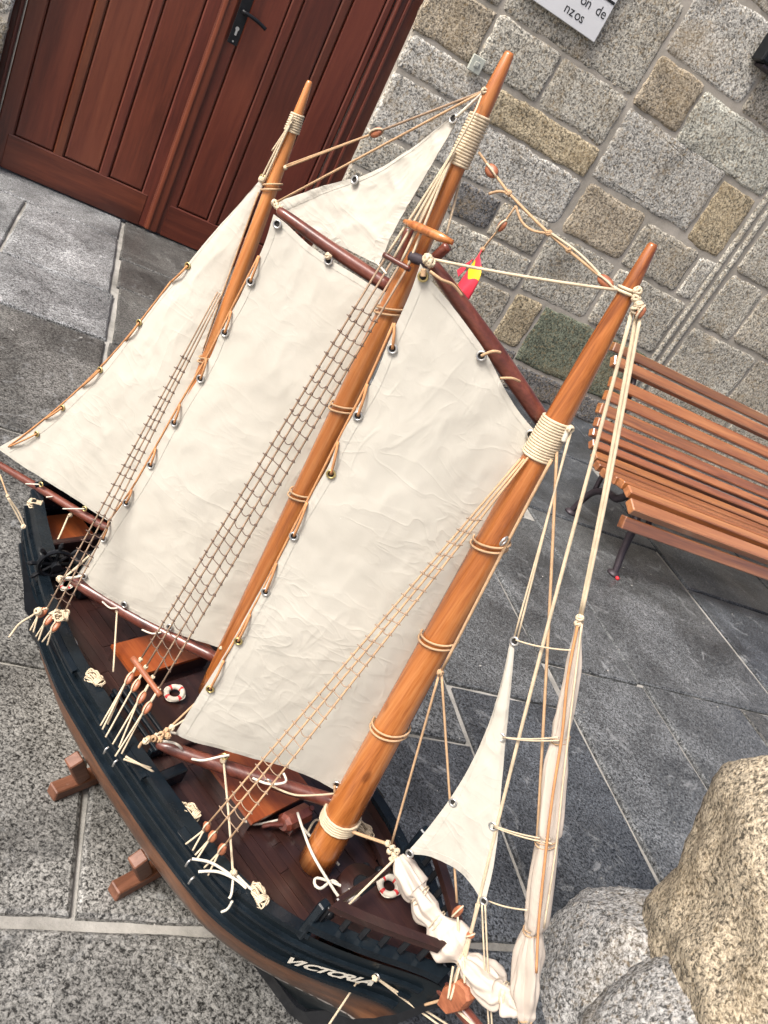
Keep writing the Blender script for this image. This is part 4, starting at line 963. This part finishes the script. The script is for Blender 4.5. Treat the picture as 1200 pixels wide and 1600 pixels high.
# mizzen head lines
for a, b, m_, r in [((458, 180), (406, 284), 'rope', .0014), ((452, 196), (412, 284), 'rope', .0016), ((456, 190), (425, 236), 'rope', .0013)]: rope('halyard', [st(*a, -.012), st(*b, -.012)], r, m_)
knot(st(409, 281, -.012), .006)
rope('halyard', [st(404, 300, -.014), st(350, 452, -.014), st(318, 545, -.014)], .0012, 'rope_tan')
# main to mizzen lines
m_eye = st(757, 142, -.008); knot(m_eye, .005, 'rope_white')
blk = st(588, 207, -.006)
rope('mizzen_stay', [m_eye, blk], .0014, 'rope_brown'); block(blk, st(600, 202)-st(576, 212), .017, .013)
for dx in (0, 3): rope('mizzen_stay', [blk, st(446, 262-dx, 0)], .0013, 'rope_tan')
knot(st(446, 262), .004, 'rope_white')
rope('topsail_sheet', [m_eye, st(432, 316, -.012)], .0014, 'rope_tan'); rope('topsail_halyard', [m_eye, st(712, 184, -.004)], .0018, 'rope_white')
for k, p in enumerate([(433, 322), (429, 317), (437, 326)]): knot(st(*p, -.014), .0062, 'rope_white', seed=k)
rope('halyard', [st(752, 150, -.015), st(735, 190, -.022), st(690, 270, -.02), st(655, 345, -.02)], .0012, 'rope')
rope('halyard', [st(700, 262, -.018), st(650, 340, -.018)], .0009, 'rope')
rope('halyard', [st(722, 265, .012), st(712, 310, .012), st(697, 368, .014)], .0016, 'rope')
rope('gaff_lift', [st(590, 412, -.03), st(604, 428, -.03)], .0013, 'rope_white'); knot(spl(513, 400, PM, .006), .006, 'rope_white')
# crosstrees of the mainmast
box_c = st(669, 362, -.028); ax = (st(707, 379, -.028)-st(632, 346, -.028))/2
ct = tube('crosstree', [box_c-ax, box_c-ax*.5+Vector((0, -.002, .0)), box_c+ax*.5+Vector((0, -.002, 0)), box_c+ax], [.003, .0055, .0055, .003], M['mast'], ship, 10)
for x, y, x2, y2 in ((640, 358, 622, 415), (700, 384, 670, 412), (664, 372, 652, 400)): rope('trestle_tree', [st(x, y, .004), st(x2, y2, .004)], .0065, 'spar', n=8)
rope('gaff_jaw', [st(642, 401, -.02), st(672, 412, -.02)], .0065, 'topside' if False else 'iron', n=10)
for k, p in enumerate([(668, 405), (672, 410)]): knot(spl(*p, PF, .006), .0075, 'rope', seed=k)
rope('head_earing', [spl(662, 420, PF, .008), spl(661, 432, PF, .008)], .003, 'rope_tan')
rope('head_earing', [spl(672, 424, PF, .01), spl(690, 437, PF, .012), spl(708, 445, PF, .008), spl(722, 462, PF, .004)], .0017, 'rope_tan')
rope('robband', [spl(752, 556, PF, .006), spl(770, 549, PF, .010), spl(782, 551, PF, .004)], .0017, 'rope_tan'); rope('robband', [spl(782, 591, PF, .008), spl(800, 591, PF, .012), spl(812, 596, PF, .004)], .0016, 'rope_tan')
for k, p in enumerate([(842, 672), (836, 680), (846, 664)]): knot(spl(*p, PF, .006), .005, 'rope_white', seed=k)
# peak line of the fore gaff to the foremast head
rope('peak_line', [spl(675, 405, PF, 0), st(963, 453, -.012)], .0017, 'rope', .002)
# triatic stay between main and fore mastheads with blocks and flag halyard
A_ = st(748, 238, .006); B_ = st(795, 302, .01); C_ = st(858, 365, .01); D_ = st(948, 440, .004)
rope('triatic_stay', [A_, st(770, 268, .01), B_], .0016, 'rope_tan'); rope('triatic_stay', [B_, C_, D_], .0017, 'rope_tan'); rope('triatic_stay', [st(862, 365, .008), st(905, 396, .006), st(944, 436, .004)], .0014, 'rope')
block(st(768, 267, .008), B_-A_, .017, .014); block(st(946, 440, .0), D_-C_, .020, .012); rope('triatic_stay', [D_, st(966, 454, 0)], .0018, 'rope')
knot(B_, .005, 'rope_tan'); knot(C_, .005, 'rope_tan'); knot(st(888, 391, .006), .004, 'rope_tan')
rope('loose_end', [B_, st(780, 299, .012), st(764, 303, .012)], .0016, 'rope_tan')
rope('loose_end', [st(806, 322, .01), st(815, 346, .012), st(832, 360, .012), C_], .0015, 'rope_tan')
rope('flag_halyard', [st(806, 322, .01), st(785, 352, .01)], .0012, 'rope_tan'); block(st(784, 353, .01), st(790, 346)-st(778, 360), .014, .010)
rope('flag_halyard', [st(784, 353, .01), st(752, 392, .01), st(717, 448, .01)], .0009, 'rope_tan'); rope('flag_halyard', [st(782, 355, .012), st(755, 392, .012), st(722, 446, .012)], .0008, 'rope')
# flag: curled sheet with three bands
def flag():
    V = []; F = []; mi = []; nu, nv = 16, 18
    ho = [st(752, 392, .008), st(735, 418, .008), st(716, 444, .008)]; fl_e = [st(750, 398, -.004), st(751, 436, -.016), st(735, 474, -.010)]
    hp_ = resample(smooth_path(ho, 8), nv); fp_ = resample(smooth_path(fl_e, 8), nv)
    for j in range(nv+1):
        for i in range(nu+1):
            u = i/nu; q = hp_[j].lerp(fp_[j], u); V.append(q+Vector((.004*math.sin(u*5)*j/nv, -.014*math.sin(u*math.pi)*j/nv, .003*math.sin(u*6+j*.2))))
    for j in range(nv):
        for i in range(nu): F.append((j*(nu+1)+i, j*(nu+1)+i+1, (j+1)*(nu+1)+i+1, (j+1)*(nu+1)+i)); mi.append(1 if 6 <= j < 11 else 0)
    o = mesh_obj('flag', V, F, None, ship, True, None, [M['flagred'], M['flagyellow']], mi); o['label'] = 'small curled red and yellow striped flag'
    s_ = o.modifiers.new('thickness', 'SOLIDIFY'); s_.thickness = .0006
    bk = [st(724, 424, .012), st(716, 432, .016), st(714, 422, .02), st(728, 412, .016), st(740, 404, .012)]
    fix(mesh_obj('flag_fold', bk+[p+Vector((0, .0008, 0)) for p in bk], [(0, 1, 2, 3, 4), (9, 8, 7, 6, 5)]+[(i, (i+1) % 5, 5+(i+1) % 5, 5+i) for i in range(5)], M['flagred'], o))
flag(); knot(st(754, 390, .01), .004, 'rope_tan'); knot(st(716, 446, .01), .004, 'rope_brown')
# foremast stays
H1 = st(986, 462, -.004)
for k, p in enumerate([(996, 455), (994, 466), (998, 476), (993, 484)]): knot(st(*p, -.006), .0065, 'rope', seed=k)
block(st(1001, 488, -.006), (0, 0, 1), .013, .009)
rope('forestay', [st(990, 478, -.004), st(866, 940, -.004), st(789, 1240, 0), st(716, 1542, .0)], .0022, 'rope', n=8)
rope('outer_stay', [st(996, 484, 0), st(946, 760, 0), st(907, 960, 0)], .0024, 'rope', n=8); rope('outer_stay', [st(1001, 492, -.003), st(953, 750, -.003), st(909, 962, -.003)], .0019, 'rope', n=8)
rope('mast_line', [st(967, 456, -.004), st(920, 543, -.006), st(872, 629, -.008), st(846, 676, -.012)], .0016, 'rope')
for p, q in (((892, 676), (803, 998)), ((889, 680), (808, 1000))): rope('jib_halyard', [st(*p, -.004), st(*q, -.002)], .0012, 'rope')
rope('jib_halyard', [st(880, 690, -.006), st(889, 668, -.006)], .003, 'rope_white'); knot(st(891, 671, -.006), .006, 'rope_white')
rope('topping_line', [st(870, 706, -.002), st(859, 945, -.002), st(846, 1190, 0), st(833, 1430, .0)], .0018, 'rope_tan')
rope('mast_line', [st(862, 718, -.014), st(796, 842, -.014), st(690, 1048, -.014)], .0019, 'rope_tan'); knot(st(688, 1051, -.014), .006, 'rope_tan')
v, f = tube_geo([st(790, 845, -.018)+Vector((0, .006*math.cos(q)-.004, .006*math.sin(q))) for q in [2*math.pi*i/14 for i in range(14)]], .0014, 6, True); mesh_obj('screw_eye', v, f, M['metal'], ship, True)
rope('fore_halyard', [st(686, 1054, -.014), st(612, 1318, -.004)], .0016, 'rope_tan'); rope('fore_halyard', [st(690, 1054, -.014), st(703, 1250, 0), st(714, 1410, .0)], .0016, 'rope_tan')
block(st(715, 1424, 0), (.05, 0, 1), .022, .011); 
for dx in (-2, 3): rope('fore_halyard', [st(715, 1430, 0), st(720+dx*2, 1540, 0)], .0012, 'rope')
rope('luff_line', [st(826, 716, -.010), st(748, 859, -.010), st(650, 1030, -.010), st(550, 1215, -.010)], .0015, 'rope_tan')
rope('fore_sheet', [st(551, 1300, -.004), st(606, 1319, -.004)], .0024, 'rope_tan')
for k, p in enumerate([(606, 1318), (613, 1324), (609, 1330), (617, 1336), (612, 1342), (620, 1330)]): knot(st(*p, -.004), .0058, 'rope_white' if k % 2 else 'rope', seed=k)
rope('fore_sheet', [st(617, 1342, -.006), sz(538, 1420, .345)], .0016, 'rope'); knot(sz(537, 1424, .345), .0065, 'rope_white'); rope('loose_end', [sz(537, 1424, .345), sz(533, 1432, .34)], .0018, 'rope_white')
# lines between jib and furled outer jib
for a, b in (((806, 1000), (892, 1016)), ((786, 1152), (874, 1157)), ((786, 1152), (872, 1152)), ((772, 1292), (862, 1318)), ((772, 1290), (860, 1312)), ((764, 1408), (824, 1422))): rope('jib_hank', [st(*a, -.004), st(*b, -.014)], .0010, 'rope', .003)
for dx in (0, 5): rope('jib_tack_line', [st(753+dx, 1414, -.004), st(757+dx, 1500, -.004), st(765+dx, 1620, 0)], .0012, 'rope')
for dx in (0, 4): rope('jib_sheet', [st(745+dx, 1412, .0), st(735+dx*.5, 1455, .0), st(706+dx, 1540, -.004)], .0015, 'rope')
block(st(735, 1461, 0), (.4, 0, 1), .012, .009)
# furled outer jib: bunched canvas along the stay and along its foot, tied with cord
def furl(name, pxs, seed, label, t0=0.0):
    C = []; Rr = []
    for x, y, w in pxs: p = st(x, y, t0); C.append(p); Rr.append(px2m(p, w*1.1))
    P = smooth_path(C, 12); RR = []
    for i in range(len(P)):
        k = i/12; a = int(min(k, len(Rr)-2)); t = k-a; t = t*t*(3-2*t); RR.append(Rr[a]*(1-t)+Rr[a+1]*t)
    n = 64; V = []; F = []; x = None
    for i, p in enumerate(P):
        d = (P[min(i+1, len(P)-1)]-P[max(i-1, 0)]).normalized()
        if x is None: x, y_ = frame_of(d)
        x = (x-d*x.dot(d)).normalized(); y_ = d.cross(x)
        for k in range(n):
            a = 2*math.pi*k/n; cx_, sx_ = math.cos(a), math.sin(a)
            tw = i*.035+1.3*noise.noise(Vector((i*.02, seed, 0)))
            r1 = 1-abs(math.sin(a*1.5+tw+.8*noise.noise(Vector((cx_*1.5, sx_*1.5+seed, i*.05))))); r2 = 1-abs(math.sin(a*3.5-tw*.7+1.5*noise.noise(Vector((cx_*2+4, sx_*2+seed, i*.07)))))
            f1 = .30*(r1*r1*(3-2*r1))+.13*(r2*r2*(3-2*r2))+noise.noise(Vector((cx_*2.2+seed, sx_*2.2, i*.02)))*.25-.08
            V.append(p+(x*cx_+y_*sx_)*RR[i]*(.86+f1))
    for i in range(len(P)-1):
        for k in range(n): F.append((i*n+k, i*n+(k+1) % n, (i+1)*n+(k+1) % n, (i+1)*n+k))
    F += [tuple(range(n-1, -1, -1)), tuple((len(P)-1)*n+k for k in range(n))]
    o = fix(mesh_obj(name, V, F, M['canvas2'], ship, True)); o['label'] = label; return o, P, RR
fo, fp, fr = furl('furled_jib', [(908, 962, 3), (903, 990, 6), (895, 1050, 11), (884, 1110, 13), (876, 1152, 12), (867, 1210, 16), (858, 1290, 18), (854, 1312, 15), (846, 1370, 18), (837, 1440, 17), (832, 1452, 12), (826, 1500, 20), (822, 1545, 20), (821, 1580, 13), (822, 1600, 5)], 2.0, 'long furled jib bundled along the outer forestay')
fo2, fp2, fr2 = furl('furled_foot', [(622, 1338, 8), (632, 1360, 17), (648, 1388, 20), (656, 1398, 15), (668, 1420, 21), (682, 1438, 15), (694, 1458, 26), (708, 1478, 28), (722, 1497, 11), (736, 1512, 20), (756, 1532, 26), (776, 1548, 24), (788, 1553, 15), (800, 1564, 25), (812, 1574, 17), (820, 1582, 6)], 7.0, 'lumpy furled canvas tied along the foot of the jib')
def tie(P, RR, x, y, parent, mat='rope_tan', r=.0008):
    q = st(x, y); i = min(range(len(P)), key=lambda k: (P[k]-q).length); d = (P[min(i+1, len(P)-1)]-P[max(i-1, 0)]).normalized(); a, b = frame_of(d)
    for k in range(2): tube('tie_cord', [P[i]+d*(k*.003)+(a*math.cos(t)+b*math.sin(t))*RR[i]*1.04+d*.003*math.sin(t+k) for t in [2*math.pi*j/22 for j in range(22)]], r, M[mat], parent, 5, True)
for x, y in ((905, 972), (876, 1154), (855, 1312), (833, 1451), (822, 1590)): tie(fp, fr, x, y, fo)
for x, y in ((656, 1398), (682, 1438), (722, 1497), (788, 1553)): tie(fp2, fr2, x, y, fo2, 'rope')
rope('furling_line', [st(903, 975, -.008), st(887, 1060, -.015), st(878, 1150, -.016), st(864, 1240, -.02), st(853, 1330, -.02), st(842, 1440, -.02), st(838, 1520, -.022)], .0016, 'lacing'); rope('furling_line', [st(909, 975, -.006), st(895, 1090, -.014), st(880, 1220, -.016), st(868, 1330, -.018), st(850, 1450, -.018)], .0013, 'rope')
for k, p in enumerate([(906, 966), (903, 974)]): knot(st(*p, -.006), .006, 'rope', seed=k)
rope('bowsprit_lashing', [st(822, 1592, 0), st(818, 1660, 0)], .004, 'rope_tan')
# wooden heart block hanging under the furled foot
hbk = st(712, 1556, -.012); V = []; F = []
prof = [(-.030, -.004), (-.022, .012), (.004, .018), (.026, .014), (.032, .002), (.024, -.012), (-.004, -.016)]
ax1 = (st(735, 1540)-st(690, 1572)).normalized(); fzv = Vector((-.1, -.75, .62)); fzv = (fzv-ax1*fzv.dot(ax1)).normalized(); ax2 = ax1.cross(fzv)
for dep, k in ((-.010, .88), (-.006, 1), (.006, 1), (.010, .9)):
    for a, b in prof: V.append(hbk+ax1*a*k+ax2*b*k+fzv*dep)
n = len(prof)
for r_ in range(3):
    for i in range(n): F.append((r_*n+i, r_*n+(i+1) % n, (r_+1)*n+(i+1) % n, (r_+1)*n+i))
F += [tuple(range(n-1, -1, -1)), tuple(3*n+i for i in range(n))]
hk = fix(mesh_obj('heart_block', V, F, M['block'], ship)); hk['label'] = 'large wedge-shaped wooden block under the furled jib'
for a, b in (((700, 1560), (708, 1510)), ((704, 1562), (718, 1512)), ((726, 1536), (724, 1502))): rope('block_lashing', [st(*a, -.024), st(*b, -.012)], .0016, 'rope')
rope('bobstay', [st(692, 1562, -.012), st(664, 1570, -.012)], .002, 'rope_tan'); rope('bobstay', [st(716, 1580, -.01), st(742, 1604, -.01)], .002, 'rope')
# bow mooring lines off the starboard bow
e1 = sz(593, 1522, .285); v, f = tube_geo([e1+Vector((.004*math.cos(q), -.006, .004*math.sin(q))) for q in [2*math.pi*i/12 for i in range(12)]], .0012, 5, True); mesh_obj('ring_bolt', v, f, M['metal'], ship, True); knot(e1+Vector((0, -.01, 0)), .006, 'rope_white')
for dx in (0, 8): rope('bow_line', [e1+Vector((0, -.008, 0)), sz(640+dx, 1568, .25), sz(700+dx*2, 1612, .25)], .0015, 'rope')
e2 = sz(559, 1532, .245); knot(e2, .005, 'rope_white'); rope('bow_line', [e2, sz(540, 1562, .2), sz(512, 1604, .15)], .0016, 'rope')
# boom sheets, falls and deck ropes
rope('boom_sheet', [spl(349, 1186, PF, .004), sz(357, 1270, .30), sz(364, 1365, .295)], .0018, 'rope'); knot(spl(349, 1188, PF, .004), .006); knot(sz(365, 1364, .296), .0065, 'rope_white'); rope('loose_end', [sz(365, 1364, .296), sz(362, 1395, .292), sz(358, 1404, .29)], .0018, 'rope_white'); rope('loose_end', [sz(363, 1408, .285), sz(356, 1420, .27), sz(346, 1425, .26)], .0018, 'rope_white')
rope('boom_sheet', [spl(183, 953, PM, .004), sz(177, 1050, .285)], .0015, 'rope'); knot(spl(183, 955, PM, .004), .0045)
rope('boom_sheet', [spl(107, 806, PZ, -.004), sz(92, 840, .325), sz(86, 848, .325)], .0016, 'rope'); knot(sz(85, 850, .325), .006, 'rope_white'); knot(spl(110, 805, PZ, 0), .005)
for dx in (0, 5): rope('stern_sheet', [sz(12+dx*.3, 778, .36), sz(24+dx, 800, .34), sz(36+dx*.5, 822, .32)], .0014, 'rope')
rope('stern_sheet', [sz(0, 742, .37), sz(12, 775, .36)], .0014, 'rope_tan'); knot(sz(37, 823, .32), .0055); knot(sz(12, 775, .36), .004)
for x in (0, 1): rope('running_line', [st(462+x*9, 820+x*14, -.02), sz(298+x*9, 1126+x*8, .27)], .0012, 'rope_dark')
rope('outhaul', [sz(330, 1075, .40), sz(262, 1140, .36)], .0016, 'rope_tan'); rope('outhaul', [sz(336, 1066, .41), sz(300, 1115, .38), sz(258, 1143, .36)], .0013, 'rope')
for k, p in enumerate([(268, 1137), (260, 1142), (252, 1148), (246, 1150), (240, 1154), (232, 1155), (228, 1158), (262, 1150), (250, 1156)]): knot(sz(*p, .362), .0062, 'rope_tan' if k % 3 else 'rope', seed=k)
rope('outhaul', [spl(275, 1146, PF, .004), sz(258, 1142, .362)], .002, 'rope_white'); rope('loose_end', [sz(232, 1155, .362), sz(222, 1160, .35), sz(217, 1168, .34)], .002, 'rope_tan')
rope('clew_lashing', [spl(251, 1158, PF, .01), spl(268, 1160, PF, .012), spl(278, 1164, PF, .01), spl(284, 1170, PF, .004)], .0018, 'rope_white')
rope('boom_lashing', [spl(300, 1186, PF, .006), spl(318, 1188, PF, .016), spl(345, 1182, PF, .012), spl(358, 1180, PF, .006)], .0018, 'rope_white')
rope('boom_lashing', [spl(395, 1216, PF, .008), spl(420, 1225, PF, .016), spl(446, 1222, PF, .014), spl(443, 1208, PF, .006)], .0018, 'rope_white')
rope('boom_lashing', [spl(424, 1228, PF, .008), spl(460, 1242, PF, .014), spl(500, 1242, PF, .012), spl(522, 1240, PF, .004)], .0015, 'rope')
rope('tack_lashing', [spl(523, 1228, PF, .006), spl(523, 1255, PF, .006)], .0018, 'rope_tan')
rope('clew_lashing', [spl(130, 899, PM, .006), spl(112, 903, PM, .008), spl(97, 902, PM, .006)], .0022, 'rope_white'); rope('clew_line', [spl(140, 868, PM, .006), spl(118, 888, PM, .008), sz(96, 906, .36)], .0018, 'rope')
rope('boom_lashing', [spl(160, 940, PM, .006), spl(172, 950, PM, .012), spl(184, 950, PM, .008)], .0014, 'rope_white'); rope('boom_lashing', [spl(222, 984, PM, .006), spl(238, 990, PM, .010), spl(252, 988, PM, .006)], .0014, 'rope_white')
for a, b in (((62, 757), (40, 756)), ((132, 795), (98, 795)), ((82, 776), (72, 777))): rope('boom_lashing', [spl(*a, PZ, .004), spl(*b, PZ, .012)], .0011, 'rope_white')
rope('tack_lashing', [st(346, 1012, -.02), sz(338, 1022, .36)], .003, 'rope')
# loose white ropes on the foredeck
rope('deck_rope', [sz(465, 1270, .295), sz(474, 1298, .30), sz(487, 1332, .302), sz(507, 1367, .29), sz(531, 1403, .275), sz(534, 1390, .275), sz(520, 1376, .28), sz(502, 1388, .28), sz(492, 1382, .28), sz(496, 1372, .28), sz(528, 1382, .28), sz(552, 1394, .285)], .0021, 'rope_white', n=8)
rope('deck_rope', [sz(470, 1290, .272), sz(490, 1312, .266), sz(512, 1332, .264), sz(530, 1352, .264)], .0020, 'rope_white', n=8)
rope('deck_rope', [sz(480, 1302, .266), sz(490, 1284, .266), sz(498, 1282, .266), sz(506, 1294, .266)], .0018, 'rope', n=8)
rope('deck_rope', [sz(370, 1368, .294), sz(395, 1392, .294), sz(430, 1416, .294), sz(470, 1442, .294), sz(500, 1449, .294)], .0022, 'rope_white', n=8)
rope('deck_rope', [sz(380, 1280, .272), sz(398, 1288, .266), sz(440, 1280, .27)], .0018, 'rope_white')
rope('deck_rope', [sz(300, 1342, .300), sz(330, 1348, .302), sz(362, 1368, .30)], .0020, 'rope_white'); rope('deck_rope', [sz(310, 1362, .296), sz(340, 1362, .30), sz(368, 1374, .30), sz(385, 1388, .298)], .0020, 'rope_white')
for a, b in (((196, 1182), (240, 1206)), ((193, 1186), (236, 1200))): rope('deck_rope', [sz(*a, .30), sz((a[0]+b[0])/2, (a[1]+b[1])/2, .298), sz(*b, .288)], .0016, 'rope')
rope('deck_rope', [sz(255, 1225, .286), sz(272, 1250, .282), sz(286, 1262, .280)], .0016, 'rope')
def rope_coil(x, y, z, L=.034, ang=0.0, mat='rope', seed=0):
    L *= .8; rng = random.Random(seed); c = sz(x, y, z); dirv = Vector((math.cos(ang), math.sin(ang), 0)); sd2 = UP.cross(dirv); b = MB()
    for k in range(9):
        a2 = rng.uniform(-.35, .35); d1 = dirv*math.cos(a2)+sd2*math.sin(a2); d2 = UP.cross(d1); off = Vector((rng.uniform(-.004, .004), rng.uniform(-.004, .004), .001+k*.0009)); w = rng.uniform(.003, .0085); l2 = L/2*rng.uniform(.7, 1.05)
        v, f = tube_geo([c+off+d1*math.cos(t)*l2+d2*math.sin(t)*w*(1+.3*math.sin(t*2+k))+UP*.0022*math.sin(3*t+k) for t in [2*math.pi*i/22 for i in range(22)]], .0012, 6, True); b.add(v, f)
    for k in range(4): v, f = tube_geo([c+dirv*(.0022*k+L*.16)+(sd2*math.cos(t)*.0075+UP*(math.sin(t)*.006+.005)) for t in [2*math.pi*i/14 for i in range(14)]], .0012, 6, True); b.add(v, f)
    b.build('rope_coil', M[mat], ship, True)['kind'] = 'stuff'
rope_coil(296, 1271, .278, .036, .3, seed=1); rope_coil(147, 1063, .288, .036, .2, seed=2); rope_coil(402, 1400, .292, .040, -.2, seed=3); rope_coil(566, 1300, .282, .036, .2, 'rope', seed=4); rope_coil(92, 965, .34, .026, 1.1, seed=5); rope_coil(52, 790, .33, .03, 1.0, seed=6)
for (x, y) in ((300, 1345), (305, 1372), (186, 1190), (172, 1170)):
    p = sz(x, y, .282); v, f = tube_geo([p+Vector((0, -.004, .006)), p+Vector((0, -.008, .004)), p+Vector((0, -.008, -.006))], .0016, 6); mesh_obj('eye_hook', v, f, M['metal'], ship, True)

# ---- stand: two crossed trestles under the hull
stand = tag(empty('display_stand', P0, SAZ), 'low reddish brown wooden cradle stand under the model ship', 'stand')
for x, y in ((113, 1225), (216, 1372)):
    g = sz(x, y, .012); s = g.x
    fl_ = box('foot_beam', (s, 0, .012), (.0125, 0, 0), (0, .136, 0), (0, 0, .0118), M['stand'], stand, .002)
    for side in (-1, 1):
        a = Vector((s, side*.085, .024)); d = Vector((0, side*.035, .065)); box('cradle_arm', a+d*.5, (.011, 0, 0), d*.5, Vector((0, .065, -side*.035)).normalized()*.012, M['stand'], stand, .002)
    box('cradle_saddle', (s, 0, .018), (.010, 0, 0), (0, .05, 0), (0, 0, .0075), M['stand'], stand, .001)

# ---- grit and small chips lying on the paving
gr = MB(); rg = random.Random(5)
for _ in range(420):
    w_, n_ = rg.uniform(-1.2, 3.6), rg.uniform(.2, 4.1); p = WN(w_, n_, .0015); r_ = rg.choice((.0012, .0016, .002, .003, .0042)); a = rg.uniform(0, 6.28)
    V = [p+Vector((math.cos(a+k*1.57)*r_*rg.uniform(.6, 1.2), math.sin(a+k*1.57)*r_*rg.uniform(.6, 1.2), 0)) for k in range(4)]; V += [q+Vector((0, 0, r_*.5)) for q in V[:2]]
    gr.add(V, [(0, 1, 5, 4), (1, 2, 5), (2, 3, 4, 5), (3, 0, 4)])
M['grit'] = simple('pale_grit', (.36, .35, .32), .9)
tag(gr.build('grit', M['grit']), 'fine pale grit and chips scattered on the paving', 'grit', kind='stuff')
